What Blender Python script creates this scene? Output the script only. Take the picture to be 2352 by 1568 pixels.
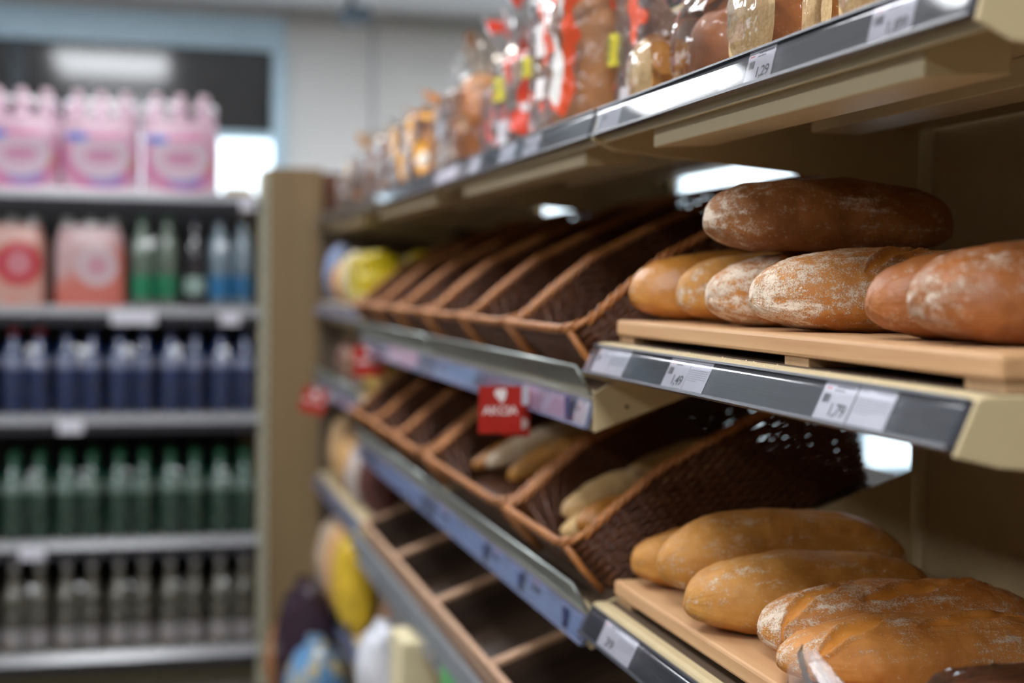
import bpy, math, random
from mathutils import Vector, Matrix, noise
random.seed(7)
PI = math.pi
# ------------------------------------------------------------------ scene start
for o in list(bpy.data.objects):
    bpy.data.objects.remove(o)
SC = bpy.context.scene
COL = SC.collection

# camera -----------------------------------------------------------------------
cam_d = bpy.data.cameras.new('camera'); cam = bpy.data.objects.new('camera', cam_d); COL.objects.link(cam)
cam_d.lens = 50; cam_d.sensor_width = 36; cam_d.clip_start = 0.02
M = (Matrix.Rotation(math.radians(-14.324), 4, 'Z') @ Matrix.Rotation(math.radians(87.667), 4, 'X')
     @ Matrix.Rotation(math.radians(0.75), 4, 'Z'))
M.translation = Vector((0, 0, 1.5)); cam.matrix_world = M
cam_d.dof.use_dof = True; cam_d.dof.focus_distance = 1.50; cam_d.dof.aperture_fstop = 2.15
SC.camera = cam
# world (daylight outside the windows) ----------------------------------------
W = bpy.data.worlds.new('world'); SC.world = W; W.use_nodes = True
bg = W.node_tree.nodes['Background']; bg.inputs[0].default_value = (.80, .92, 1, 1); bg.inputs[1].default_value = 2.2
# exposure ------------------------------------------------------------------------
SC.view_settings.view_transform = 'Standard'; SC.view_settings.look = 'None'
SC.view_settings.exposure = 0.72; SC.view_settings.gamma = 1; SC.view_settings.use_curve_mapping = False
LAMP = 11.0

# ------------------------------------------------------------------ materials
MATS = {}
class NT:
    def __init__(s, name):
        m = bpy.data.materials.new(name); m.use_nodes = True; s.m = m; s.t = m.node_tree
        s.out = s.t.nodes['Material Output']; s.b = s.t.nodes['Principled BSDF']
    def n(s, typ, ins=None, **kw):
        nd = s.t.nodes.new(typ)
        for k, v in kw.items(): setattr(nd, k, v)
        for k, v in (ins or {}).items():
            if isinstance(v, bpy.types.NodeSocket): s.t.links.new(v, nd.inputs[k])
            else: nd.inputs[k].default_value = v
        return nd
    def l(s, a, b): s.t.links.new(a, b)
    def coord(s, which='Object', scale=(1, 1, 1)):
        c = s.n('ShaderNodeTexCoord'); mp = s.n('ShaderNodeMapping', {'Vector': c.outputs[which], 'Scale': scale}); return mp.outputs[0]
    def noise(s, vec, scale, detail=3, rough=.55):
        return s.n('ShaderNodeTexNoise', {'Vector': vec, 'Scale': scale, 'Detail': detail, 'Roughness': rough}).outputs[0]
    def ramp(s, fac, stops, interp='LINEAR'):
        r = s.n('ShaderNodeValToRGB', {'Fac': fac}); cr = r.color_ramp; cr.interpolation = interp
        while len(cr.elements) < len(stops): cr.elements.new(.5)
        for e, (p, c) in zip(cr.elements, stops):
            e.position = p; e.color = (c if isinstance(c, tuple) else (c, c, c)) + (1,) if not isinstance(c, tuple) or len(c) == 3 else c
        return r.outputs[0]
    def math(s, op, a, b=0.0, clamp=False):
        nd = s.n('ShaderNodeMath', {0: a, 1: b}, operation=op); nd.use_clamp = clamp; return nd.outputs[0]
    def mix(s, fac, a, b):
        nd = s.n('ShaderNodeMix', data_type='RGBA')
        for sock, v in ((nd.inputs[0], fac), (nd.inputs[6], a), (nd.inputs[7], b)):
            if isinstance(v, bpy.types.NodeSocket): s.l(v, sock)
            else: sock.default_value = v if not isinstance(v, tuple) else (v + (1,))[:4]
        return nd.outputs[2]
    def bump(s, h, strength=.3, dist=.001):
        b = s.n('ShaderNodeBump', {'Height': h, 'Strength': strength, 'Distance': dist}); s.l(b.outputs[0], s.b.inputs['Normal']); return b.outputs[0]
    def set(s, **kw):
        for k, v in kw.items():
            k = {'col': 'Base Color', 'rough': 'Roughness', 'metal': 'Metallic', 'coat': 'Coat Weight', 'trans': 'Transmission Weight',
                 'em': 'Emission Color', 'ems': 'Emission Strength', 'spec': 'Specular IOR Level', 'sss': 'Subsurface Weight', 'ior': 'IOR',
                 'aniso': 'Anisotropic', 'alpha': 'Alpha'}[k]
            if isinstance(v, bpy.types.NodeSocket): s.l(v, s.b.inputs[k])
            else: s.b.inputs[k].default_value = (v + (1,))[:4] if isinstance(v, tuple) else v

def plain(name, col, rough=.5, metal=0, var=.08, scale=30, bump=0., **kw):
    if name in MATS: return MATS[name]
    s = NT(name); v = s.coord()
    f = s.noise(v, scale)
    d = tuple(max(0, c * (1 - var)) for c in col); e = tuple(min(1, c * (1 + var)) for c in col)
    s.set(col=s.ramp(f, [(.3, d), (.7, e)]), rough=rough, metal=metal, **kw)
    if bump: s.bump(s.noise(v, scale * 8), bump, .0006)
    MATS[name] = s.m; return s.m

cream = plain('cream_paint', (.54, .435, .25), .5, var=.03, bump=.08)
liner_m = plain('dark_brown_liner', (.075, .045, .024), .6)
cream_dull = plain('cream_panel', (.44, .335, .18), .6, var=.04)
steel = plain('galvanised_wire', (.38, .42, .40), .35, .7)
dark_panel = plain('dark_panel', (.05, .04, .032), .7)
white_wall = plain('white_wall', (.80, .80, .78), .8, var=.015, scale=3)
blue_frame = plain('pale_blue_frame', (.58, .78, .90), .4)
ceil_m = plain('ceiling_paint', (.86, .87, .90), .9, var=.02)
floor_m = plain('floor_tile', (.18, .155, .13), .35, var=.12, scale=4)
paper = plain('white_paper', (.70, .70, .78), .55, var=.02)
ink = plain('grey_ink', (.10, .10, .12), .6)
ink_soft = plain('faint_ink', (.38, .38, .43), .6)
red_ink = plain('red_ink', (.65, .08, .10), .6)
green_ink = plain('green_ink', (.10, .40, .16), .6)
red_sign = plain('red_card', (.42, .014, .006), .45, var=.05)
white_ink = plain('white_print', (.85, .78, .76), .5)
grey_lip = plain('grey_shelf_lip', (.42, .42, .44), .35, .3)
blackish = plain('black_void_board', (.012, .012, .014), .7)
crumb = None

def rail_mat():
    s = NT('price_rail_plastic'); v = s.coord(scale=(1, .6, 260))
    f = s.noise(v, 8, 4, .7)
    s.set(col=s.ramp(f, [(.3, (.028, .030, .042)), (.7, (.042, .045, .060))]), rough=s.ramp(f, [(.3, .22), (.7, .42)]), spec=.6)
    s.bump(f, .35, .0005); return s.m
rail_m = rail_mat()
def railblue_mat():
    s = NT('lavender_rail_reflection'); v = s.coord(scale=(1, .6, 200)); f = s.noise(v, 6)
    s.set(col=s.ramp(f, [(.3, (.13, .16, .27)), (.7, (.18, .20, .31))]), rough=.35); return s.m  # bright reflection on the far rails put into the base colour
railblue_m = railblue_mat()

def film_mat(name, haze=.05, tint=(1, 1, 1), bumpscale=18, bstr=.6, prints=None):
    s = NT(name); s.t.nodes.remove(s.b); v = s.coord()
    nz = s.noise(v, bumpscale, 3, .6)
    ridg = s.math('ABSOLUTE', s.math('SUBTRACT', nz, .5))
    bp = s.n('ShaderNodeBump', {'Height': ridg, 'Strength': bstr, 'Distance': .02})
    tr = s.n('ShaderNodeBsdfTransparent', {'Color': tint + (1,)})
    gl = s.n('ShaderNodeBsdfGlossy', {'Color': (1, 1, 1, 1), 'Roughness': .05, 'Normal': bp.outputs[0]})
    df = s.n('ShaderNodeBsdfDiffuse', {'Color': (.85, .86, .9, 1)})
    fr = s.n('ShaderNodeFresnel', {'IOR': 1.45, 'Normal': bp.outputs[0]})
    fac = s.math('MULTIPLY', fr.outputs[0], .9, True)
    m1 = s.n('ShaderNodeMixShader', {0: haze, 1: tr.outputs[0], 2: df.outputs[0]})
    last = m1.outputs[0]
    if prints:
        for (col, sc, thr, wv) in prints:
            vv = s.coord(scale=wv); pn = s.noise(vv, sc, 1, .4)
            mask = s.ramp(pn, [(thr, 0.), (thr + .015, 1.)])
            pd = s.n('ShaderNodeBsdfDiffuse', {'Color': col + (1,)})
            mm = s.n('ShaderNodeMixShader', {0: mask, 1: last, 2: pd.outputs[0]}); last = mm.outputs[0]
    m2 = s.n('ShaderNodeMixShader', {0: fac, 1: last, 2: gl.outputs[0]})
    s.l(m2.outputs[0], s.out.inputs[0]); return s.m
film_clear = film_mat('clear_bag_film', .015, bumpscale=11, bstr=.35)
film_soft = film_mat('clear_pack_film', .012, bumpscale=6, bstr=.25)
film_cover = film_mat('clear_rail_cover', .015, bumpscale=3, bstr=.02)
film_corner = film_mat('crisp_bag_corner_film', .16, bumpscale=5, bstr=.3)
film_red = film_mat('red_printed_bag_film', .07, prints=[((.75, .10, .04), 17, .60, (1, 1, 1)), ((.85, .83, .80), 15, .66, (1, 1.3, .8))])
film_redder = film_mat('deep_red_printed_bag_film', .07, prints=[((.70, .07, .04), 15, .54, (1, 1, 1)), ((.8, .78, .8), 12, .6, (1.2, 1, .8))])
film_brown = film_mat('brown_tinted_bag_film', .03, tint=(.95, .85, .75), prints=[((.35, .20, .12), 10, .60, (1, 1, .7))])
film_gold = film_mat('golden_printed_bag_film', .04, prints=[((.75, .36, .05), 9, .50, (1, 1, 1)), ((.8, .76, .7), 14, .64, (1, 1, 1))])
film_grey = film_mat('smoky_printed_bag_film', .08, prints=[((.30, .33, .36), 10, .55, (1, 1, 1)), ((.8, .8, .82), 12, .6, (1, 1, 1))])

def print_mat(name, base, spots, rough=.3, scale=(1, 1, 1), em=0):
    s = NT(name); v = s.coord(scale=scale); c = s.mix(0., base, base)
    for i, (col, sc, thr) in enumerate(spots):
        vv = s.n('ShaderNodeVectorMath', {0: v, 1: (i * 3.1 + 1, i * 1.7, i * 2.3)}, operation='ADD').outputs[0]
        m = s.ramp(s.noise(vv, sc, 2, .5), [(thr, 0.), (thr + .04, 1.)])
        c = s.mix(m, c, col)
    s.set(col=c, rough=rough); s.bump(s.noise(v, 25), .5, .004); return s.m

def crust_mat(name, lo, hi, flourcol=(.78, .66, .53), rough=.55, bias=0., gloss=0.):
    s = NT(name); v = s.coord(); uv = s.coord('UV')
    att = s.n('ShaderNodeAttribute', attribute_name='flour').outputs['Fac']
    cut = s.n('ShaderNodeAttribute', attribute_name='cut').outputs['Fac']
    big = s.noise(v, 16, 4, .6); fine = s.noise(v, 560, 3, .75); mid = s.noise(v, 110, 4, .65)
    rnd = s.n('ShaderNodeObjectInfo').outputs['Random']; uv2 = s.n('ShaderNodeVectorMath', {0: s.coord(scale=(11, 60, 78)), 1: s.math('MULTIPLY', rnd, 50.)}, operation='ADD').outputs[0]; strp = s.noise(uv2, 1., 4, .62)
    base = s.ramp(s.math('ADD', s.math('MULTIPLY', big, .75), s.math('MULTIPLY', mid, .25)), [(.32, lo), (.66, hi)])
    base = s.mix(s.math('MULTIPLY', cut, .85), base, (hi[0] * 1.0, hi[1] * .92, hi[2] * .6))
    c5 = lambda q, k: s.math('MULTIPLY', s.math('SUBTRACT', q, .5), k)
    f = s.math('ADD', c5(strp, 1.6), c5(fine, 1.6)); f = s.math('ADD', f, c5(mid, 1.0)); f = s.math('ADD', f, c5(big, .7))
    f = s.math('ADD', f, c5(att, .55)); f = s.math('ADD', f, .5 + bias)
    m = s.ramp(f, [(.46, 0.), (.62, .42), (.82, .95)])
    m = s.math('MULTIPLY', m, s.math('SUBTRACT', 1.0, cut, True))
    grain = s.ramp(s.noise(v, 260, 1, .4), [(.70, 0.), (.74, 1.)])
    m = s.math('MAXIMUM', m, s.math('MULTIPLY', grain, s.math('MULTIPLY', att, .9)), True)
    s.set(col=s.mix(m, base, flourcol), rough=s.math('ADD', s.math('MULTIPLY', m, .35), rough, True), spec=.35 + gloss)
    h = s.math('ADD', s.math('MULTIPLY', fine, .35), s.math('MULTIPLY', mid, .8)); h = s.math('ADD', h, s.math('MULTIPLY', m, .5))
    s.bump(h, .8, .0014); return s.m
crust_flour = crust_mat('floured_crust', (.42, .145, .026), (.61, .255, .055), bias=-.11)
crust_dark = crust_mat('dark_crust', (.17, .058, .014), (.36, .135, .032), bias=-.16)
crust_gloss = crust_mat('glossy_golden_crust', (.42, .155, .022), (.58, .25, .045), rough=.25, bias=-.2, gloss=.3)
crust_gold = crust_mat('golden_crust', (.38, .150, .026), (.57, .265, .052), bias=-.14)
crust_red = crust_mat('reddish_crust', (.22, .062, .013), (.38, .125, .025), rough=.4, bias=-.1, gloss=.2)
crust_pale = crust_mat('pale_roll_crust', (.55, .33, .12), (.72, .50, .24), bias=-.05)
def crumb_mat():
    s = NT('bread_crumb'); v = s.coord(); f = s.noise(v, 160, 3, .7)
    s.set(col=s.ramp(f, [(.35, (.66, .44, .21)), (.62, (.80, .60, .34))]), rough=.9); s.bump(f, .8, .002); return s.m
crumb = crumb_mat()
def wood_mat(name, a, b, axis=1, gs=1.0):
    s = NT(name); sc = [60, 60, 60]; sc[axis] = 3.0; v = s.coord(scale=tuple(x * gs for x in sc))
    f = s.noise(v, 1.0, 5, .65); g = s.noise(s.coord(scale=tuple(x * gs * .35 for x in sc)), 1, 2)
    s.set(col=s.ramp(s.math('ADD', s.math('MULTIPLY', f, .6), s.math('MULTIPLY', g, .4)), [(.35, a), (.65, b)]), rough=.5)
    s.bump(f, .15, .0006); return s.m
beech = wood_mat('beech_wood', (.50, .27, .125), (.64, .39, .20), 1)
beech_x = wood_mat('beech_wood_batten', (.50, .30, .14), (.66, .42, .22), 0)
crate_wood = wood_mat('pale_crate_wood', (.40, .22, .12), (.58, .36, .22), 1, .6)
crate_in = wood_mat('shaded_crate_inside', (.030, .016, .010), (.075, .042, .024), 0, .6)  # same wood as the boards, inner shade put into a darker colour
oak_panel = wood_mat('oak_laminate', (.21, .135, .062), (.30, .205, .10), 2, .25)
def wicker_mat(name, a, b):
    s = NT(name); v = s.coord(scale=(90, 90, 260)); f = s.noise(v, 1, 3, .6); g = s.noise(s.coord(), 25)
    s.set(col=s.ramp(s.math('ADD', s.math('MULTIPLY', f, .6), s.math('MULTIPLY', g, .4)), [(.32, a), (.68, b)]), rough=.42)
    s.bump(f, .4, .001); return s.m
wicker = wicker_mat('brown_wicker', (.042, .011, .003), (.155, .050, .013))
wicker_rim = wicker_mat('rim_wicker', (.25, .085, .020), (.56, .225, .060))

def glass_tint(name, col, rough=.08, alpha=1.0):
    return plain(name, col, rough, var=.15, scale=14, spec=.8, coat=.6)

# ------------------------------------------------------------------ mesh builder
class MB:
    def __init__(s): s.v = []; s.f = []; s.mi = []; s.cur = 0
    def add(s, vs, fs):
        b = len(s.v); s.v += [tuple(p) for p in vs]; s.f += [tuple(b + i for i in f) for f in fs]; s.mi += [s.cur] * len(fs); return s
    def box(s, x0, x1, y0, y1, z0, z1):
        return s.add([(x0, y0, z0), (x1, y0, z0), (x1, y1, z0), (x0, y1, z0), (x0, y0, z1), (x1, y0, z1), (x1, y1, z1), (x0, y1, z1)],
                     [(0, 3, 2, 1), (4, 5, 6, 7), (0, 1, 5, 4), (1, 2, 6, 5), (2, 3, 7, 6), (3, 0, 4, 7)])
    def prism_y(s, poly, y0, y1):     # poly of (x, z)
        n = len(poly); vs = [(x, y0, z) for x, z in poly] + [(x, y1, z) for x, z in poly]
        fs = [tuple(range(n)), tuple(range(2 * n - 1, n - 1, -1))] + [(i, (i + 1) % n + 0, (i + 1) % n + n, i + n)[::-1] for i in range(n)]
        return s.add(vs, fs)
    def tube(s, pts, r, n=6, closed=False, caps=True):
        pts = [Vector(p) for p in pts]; N = len(pts); vs = []; fs = []
        up = Vector((0, 0, 1))
        for i, p in enumerate(pts):
            a = pts[(i - 1) % N] if (closed or i > 0) else p; b = pts[(i + 1) % N] if (closed or i < N - 1) else p
            t = (b - a); t = t.normalized() if t.length > 1e-9 else Vector((1, 0, 0))
            u = t.cross(up); u = u.normalized() if u.length > 1e-3 else Vector((1, 0, 0)); w = u.cross(t)
            rr = r[i] if isinstance(r, (list, tuple)) else r
            for k in range(n):
                a_ = 2 * PI * k / n; vs.append(p + u * math.cos(a_) * rr + w * math.sin(a_) * rr)
        for i in range(N if closed else N - 1):
            j = (i + 1) % N
            for k in range(n): fs.append((i * n + k, i * n + (k + 1) % n, j * n + (k + 1) % n, j * n + k))
        if not closed and caps: fs += [tuple(range(n))[::-1], tuple((N - 1) * n + k for k in range(n))]
        return s.add(vs, fs)
    def lathe(s, prof, n=20, cx=0, cy=0, cz=0):
        vs = []; fs = []
        for r, z in prof:
            for k in range(n): a = 2 * PI * k / n; vs.append((cx + r * math.cos(a), cy + r * math.sin(a), cz + z))
        for i in range(len(prof) - 1):
            for k in range(n): fs.append((i * n + k, i * n + (k + 1) % n, (i + 1) * n + (k + 1) % n, (i + 1) * n + k))
        fs.append(tuple(range(n))[::-1]); fs.append(tuple((len(prof) - 1) * n + k for k in range(n)))
        return s.add(vs, fs)
    def grid(s, rows, wrap=False, capends=False):
        nr = len(rows); nc = len(rows[0]); vs = [p for r in rows for p in r]; fs = []
        for i in range(nr - 1):
            for j in range(nc if wrap else nc - 1):
                k = (j + 1) % nc; fs.append((i * nc + j, i * nc + k, (i + 1) * nc + k, (i + 1) * nc + j))
        if capends: fs.append(tuple(range(nc))[::-1]); fs.append(tuple((nr - 1) * nc + k for k in range(nc)))
        return s.add(vs, fs)
    def xf(s, mat):
        s.v = [tuple(mat @ Vector(p)) for p in s.v]; return s
    def build(s, name, m, parent=None, smooth=False, bevel=0, off=None):
        off = Vector(off) if off is not None else (parent_loc(parent) if parent else Vector((0, 0, 0)))
        me = bpy.data.meshes.new(name); me.from_pydata([tuple(Vector(p) - off) for p in s.v], [], s.f)
        for q in (m if isinstance(m, (list, tuple)) else [m]): me.materials.append(q)
        if any(s.mi): me.polygons.foreach_set('material_index', s.mi)
        if smooth: me.polygons.foreach_set('use_smooth', [True] * len(me.polygons))
        me.update()
        o = bpy.data.objects.new(name, me); COL.objects.link(o)
        if parent: o.parent = parent
        else: o.location = off
        if bevel:
            b = o.modifiers.new('bevel', 'BEVEL'); b.width = bevel; b.segments = 2; b.limit_method = 'ANGLE'
        return o
def parent_loc(p):
    v = Vector((0, 0, 0))
    while p: v += p.location; p = p.parent
    return v
def tag(o, label, cat, group=None, kind=None):
    o['label'] = label; o['category'] = cat
    if group: o['group'] = group
    if kind: o['kind'] = kind
    return o
def thing(name, loc, label, cat, group=None):
    o = bpy.data.objects.new(name, None); o.empty_display_size = .05; COL.objects.link(o); o.location = loc
    return tag(o, label, cat, group)
def struct(name, mb, m, **kw):
    o = mb.build(name, m, **kw); o['kind'] = 'structure'; return o
def kids(o): return [c for c in bpy.data.objects if c.parent == o]
KID = {}
def copy_tree(o, parent=None):
    ch = KID.get(o.name)
    if ch is None: ch = [c for c in bpy.data.objects if c.parent == o]; KID[o.name] = ch
    c = o.copy(); COL.objects.link(c)
    if parent: c.parent = parent
    for k in ch: copy_tree(k, c)
    return c
def dup(o, loc, label, group=None, rz=0):
    c = copy_tree(o); c.location = loc; c['label'] = label
    c.rotation_euler = (o.rotation_euler[0], o.rotation_euler[1], rz)
    if group: c['group'] = group
    return c
def text_geo(txt, size, shear=0):
    cu = bpy.data.curves.new('txt', 'FONT'); cu.body = txt; cu.size = size; cu.shear = shear; cu.resolution_u = 3
    cu.space_character = .9; cu.offset = size * .012
    o = bpy.data.objects.new('txt', cu); COL.objects.link(o)
    me = bpy.data.meshes.new_from_object(o)
    vs = [tuple(v.co) for v in me.vertices]; fs = [tuple(p.vertices) for p in me.polygons]
    bpy.data.objects.remove(o); bpy.data.meshes.remove(me); return vs, fs

# ================================================================== THE ROOM
XL, XR, YF, YB, ZC = -4.5, 6.5, -4.0, 8.0, 3.0
struct('floor', MB().box(XL, XR, YF, YB + .2, -.1, 0), floor_m)
struct('ceiling', MB().box(XL, XR, YF, YB + .2, ZC, ZC + .1), ceil_m)
side_wall = plain('brown_side_wall', (.16, .13, .10), .8)
struct('wall_left', MB().box(XL - .1, XL, YF, YB, 0, ZC), side_wall)
struct('wall_right', MB().box(XR, XR + .1, YF, YB, 0, ZC), side_wall)
struct('wall_front', MB().box(XL, XR, YF - .1, YF, 0, ZC), side_wall)
wb = MB()
wb.box(XL, XR, YB, YB + .2, 0, .35); wb.box(.72, 2.10, YB, YB + .2, .35, ZC); wb.box(2.52, 3.02, YB, YB + .2, .35, ZC)
wb.box(2.10, 2.52, YB, YB + .2, 2.32, ZC); wb.box(3.02, XR, YB, YB + .2, 2.32, ZC); wb.box(XL, .72, YB, YB + .2, 2.93, ZC)
wb.box(5.6, XR, YB, YB + .2, .35, 2.32)
struct('wall_back', wb, white_wall)
struct('trim_1', MB().box(1.205, 1.222, YB - .012, YB, 0, 2.94), plain('grey_joint', (.45, .46, .48), .6))
struct('trim_2', MB().box(.72, XR, YB - .05, YB, 2.93, 2.995), plain('cornice_grey', (.55, .56, .54), .7))
def window_big():
    g = MB(); y = YB
    g.box(XL, .72, y - .04, y + .06, 2.76, 2.94)
    g.box(.655, .73, y - .05, y + .06, .35, 2.76); g.box(XL, .66, y - .04, y + .06, 2.27, 2.31); g.box(XL, .66, y - .04, y + .06, .35, .43)
    for x in (-2.3, -3.8): g.box(x, x + .07, y - .045, y + .06, .40, 2.76)
    o = struct('window_1', g, blue_frame)
    d = MB().box(XL, .66, y + .01, y + .03, 2.31, 2.76).build('dark_transom', plain('dark_transom_glass', (.055, .055, .056), .10, var=.2, scale=2, spec=.6), o)
    MB().box(-.715, -.645, y - .045, y + .06, .40, 2.76).build('dark_mullion', plain('dark_navy_mullion', (.03, .045, .06), .4), o)
    MB().box(XL, .66, y + .01, y + .02, .43, 2.27).build('window_pane', GLASS, o)
GL = NT('window_glass'); GL.t.nodes.remove(GL.b)
_tr = GL.n('ShaderNodeBsdfTransparent', {'Color': (.97, .99, 1, 1)}); _gl = GL.n('ShaderNodeBsdfGlossy', {'Roughness': .02})
_mx = GL.n('ShaderNodeMixShader', {0: .06, 1: _tr.outputs[0], 2: _gl.outputs[0]}); GL.l(_mx.outputs[0], GL.out.inputs[0]); GLASS = GL.m
window_big()
for i, (a, b) in enumerate(((2.10, 2.52), (3.02, 4.28), (4.28, 5.6))):
    g = MB(); t = .05
    g.box(a, a + t, YB - .03, YB + .06, .35, 2.32); g.box(b - t, b, YB - .03, YB + .06, .35, 2.32)
    g.box(a, b, YB - .03, YB + .06, .35, .40); g.box(a, b, YB - .03, YB + .06, 2.27, 2.32)
    o = struct('window_%d' % (i + 2), g, blue_frame)
    MB().box(a + t, b - t, YB + .01, YB + .02, .40, 2.27).build('window_pane', GLASS, o)

# ceiling lights ----------------------------------------------------------------
em = NT('lamp_diffuser'); em.set(col=(.9, .9, .9), em=(.93, .96, 1), ems=LAMP); em_m = em.m
lampframe = plain('white_lamp_frame', (.8, .8, .8), .4)
proto = None
spots = [(-.25, 5.7, 'in the row nearest the window wall, over the drinks shelving'), (-.25, 3.1, 'over the aisle beside the bread baskets'),
         (-.25, .3, 'above the camera end of the aisle'), (-.25, -2.5, 'furthest behind, over the aisle'),
         (-2.7, 5.7, 'left row nearest the window wall'), (-2.7, 3.1, 'left row, second from the window wall'), (-2.7, .3, 'left row, third from the window wall'), (-2.7, -2.5, 'left row, furthest from the windows'),
         (2.3, 6.0, 'added to brighten the back wall, behind the bread shelves'), (4.6, 6.0, 'added at the far right to brighten the back wall')]  # last two panels are unseen, added to lift the back wall
for x, y, t in spots:
    lab = 'white rectangular ceiling light panel, ' + t
    if proto is None:
        r = thing('ceiling_light', (x, y, ZC), lab, 'ceiling light', 'ceiling light panels'); proto = r
        f = MB(); f.box(x - .40, x + .40, y - .62, y - .59, ZC - .03, ZC); f.box(x - .40, x + .40, y + .59, y + .62, ZC - .03, ZC)
        f.box(x - .40, x - .37, y - .59, y + .59, ZC - .03, ZC); f.box(x + .37, x + .40, y - .59, y + .59, ZC - .03, ZC)
        f.build('frame', lampframe, r); MB().box(x - .37, x + .37, y - .59, y + .59, ZC - .02, ZC - .012).build('diffuser', em_m, r)
    else: dup(proto, (x, y, ZC), lab)
# small dark bracket hanging from the ceiling, top edge of the picture
r = thing('hanging_camera', (.98, 7.2, 3.0), 'small dark blue-grey fixture hanging from the ceiling near the white wall', 'camera')
dk = plain('dark_fixture', (.10, .14, .18), .4)
MB().box(.965, .995, 7.19, 7.21, 2.86, 3.0).build('bracket', dk, r)
MB().box(.93, 1.07, 7.1, 7.3, 2.80, 2.87).build('housing', dk, r, bevel=.01)

# ================================================================== BREAD GONDOLA
BX = 1.10
BAYS = [.94, 1.88, 3.00, 4.10, 5.22]
r = thing('bread_shelving_unit', (BX, 3.0, 0), 'cream metal uprights and back panels carrying the bread shelves', 'shelving frame')
for y in BAYS:
    p = MB().box(BX, BX + .035, y - .02, y + .02, .0, 1.78)
    p.build('upright', cream, r, bevel=.002)
MB().box(BX + .004, BX + .016, .5, 1.857, .1, 1.738).build('back_panel', cream_dull, r)['label'] = 'cream back panel of the nearest bay'
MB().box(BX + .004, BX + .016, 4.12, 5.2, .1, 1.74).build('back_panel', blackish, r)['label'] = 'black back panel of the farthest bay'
MB().box(BX + .004, BX + .016, 2.98, 3.52, 1.45, 1.78).build('back_panel', cream_dull, r)['label'] = 'short cream panel high behind the baskets'
for y0, y1 in ((1.90, 2.98), (3.02, 4.08)):
    MB().box(BX + .002, BX + .02, y0, y1, .1, 1.0).build('back_panel', cream_dull, r)
MB().box(BX - .004, BX + .04, 1.90, 4.1, .20, .26).build('crossbeam', cream, r)
MB().box(.605, BX, 5.225, 5.24, .1, 1.735).build('side_panel', plain('brown_side_panel', (.10, .07, .045), .6), r)

def rail_parts(parent, xt, zt, xb, zb, y0, y1, m=None):
    """price rail whose face runs from (xt, zt) top to (xb, zb) bottom"""
    dx, dz = xb - xt, zb - zt; L = math.hypot(dx, dz); tx, tz = dx / L, dz / L; nx, nz = tz, -tx   # outward (towards the aisle)
    if nx > 0: nx, nz = -nx, -nz
    def P(a, b): return (xt + tx * a + nx * b, zt + tz * a + nz * b)
    poly = [P(0, 0), P(0, .006), P(.0025, .006), P(.003, .0015), P(L - .004, .0015), P(L - .0035, .006), P(L, .006), P(L, 0), P(L, -.003), P(0, -.003)]
    MB().prism_y(poly, y0, y1).build('price_rail', m or rail_m, parent)
    g = MB(); N = 16; rows = []
    for k in range(N + 1):
        t = k / N; a = .0045 + (L - .0075) * t ** 1.3; b = .0030 + .0022 * min(1, t / .18) ** .6
        rows.append([P(a, b), P(a, b)])
    g.grid([[(q[0][0], y0 + .002, q[0][1]), (q[0][0], y1 - .002, q[0][1])] for q in rows]).build('clear_cover', film_cover, parent, smooth=True)

def plate(parent, poly, y0, y1, name='end_bracket'):
    o = MB().prism_y(poly, y0, y1).build(name, cream, parent, bevel=.0015); return o

def flat_shelf(name, zt, y0, y1, label, ribs=True, near_end=True, deep=BX, rm=None, dt=-.004, tilt=.018):
    """zt = deck top; rail from zt-.010 to zt-.050"""
    r = thing(name, (.85, (y0 + y1) / 2, zt), label, 'shelf')
    d = MB(); d.prism_y([(.6015, zt - .009), (.6045, zt - .002), (.610, zt), (deep - .004, zt), (deep - .004, zt - .010), (.612, zt - .010), (.608, zt - .045), (.604, zt - .045)], y0 + .003, y1 - .003)
    d.build('deck', cream, r)
    if not ribs:
        MB().box(.6215, deep - .006, y0 + .006, y1 - .006, zt, zt + .0004).build('shelf_liner', liner_m, r)
    if ribs:
        c = MB(); c.prism_y([(.618, zt - .010), (.618, zt - .066), (.70, zt - .060), (.70, zt - .010)], y0 + .12, y1 - .17); c.build('front_rib', cream, r, bevel=.002)
        c = MB(); c.prism_y([(.83, zt - .010), (.83, zt - .040), (.90, zt - .040), (.90, zt - .010)], y0 + .1, y1 - .18); c.build('rear_rib', cream, r, bevel=.002)
    rail_parts(r, .600, zt + dt, .600 - tilt, zt + dt - .0385, y0 + .006, y1 - .006, rm)
    pol = [(.599 - tilt, zt + dt - .042), (.5995, zt - .004), (.606, zt - .0005), (deep - .01, zt - .0005), (deep - .01, zt - .108), (deep - .04, zt - .105), (.93, zt - .080), (.62, zt - .055)]
    plate(r, pol, y1 - .0045, y1 - .0005); plate(r, pol, y0 + .0005, y0 + .005)
    return r

def wire_fence(parent, x0, z0, x1, z1, y0, y1, pitch=.0095):
    g = MB(); n = int((y1 - y0) / pitch)
    for i in range(n + 1):
        y = y0 + (y1 - y0) * i / n; g.tube([(x0, y, z0), (x1, y, z1)], .0007, 4)
    g.build('wire_fence', steel, parent)
    h = MB(); h.tube([(x0, y0, z0), (x1, y0, z1), (x1, y1, z1), (x0, y1, z0)], .0028, 8); h.tube([(x0, y0, z0), (x0, y1, z0)], .0022, 6)
    h.build('fence_frame', steel, parent, smooth=True)

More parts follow.
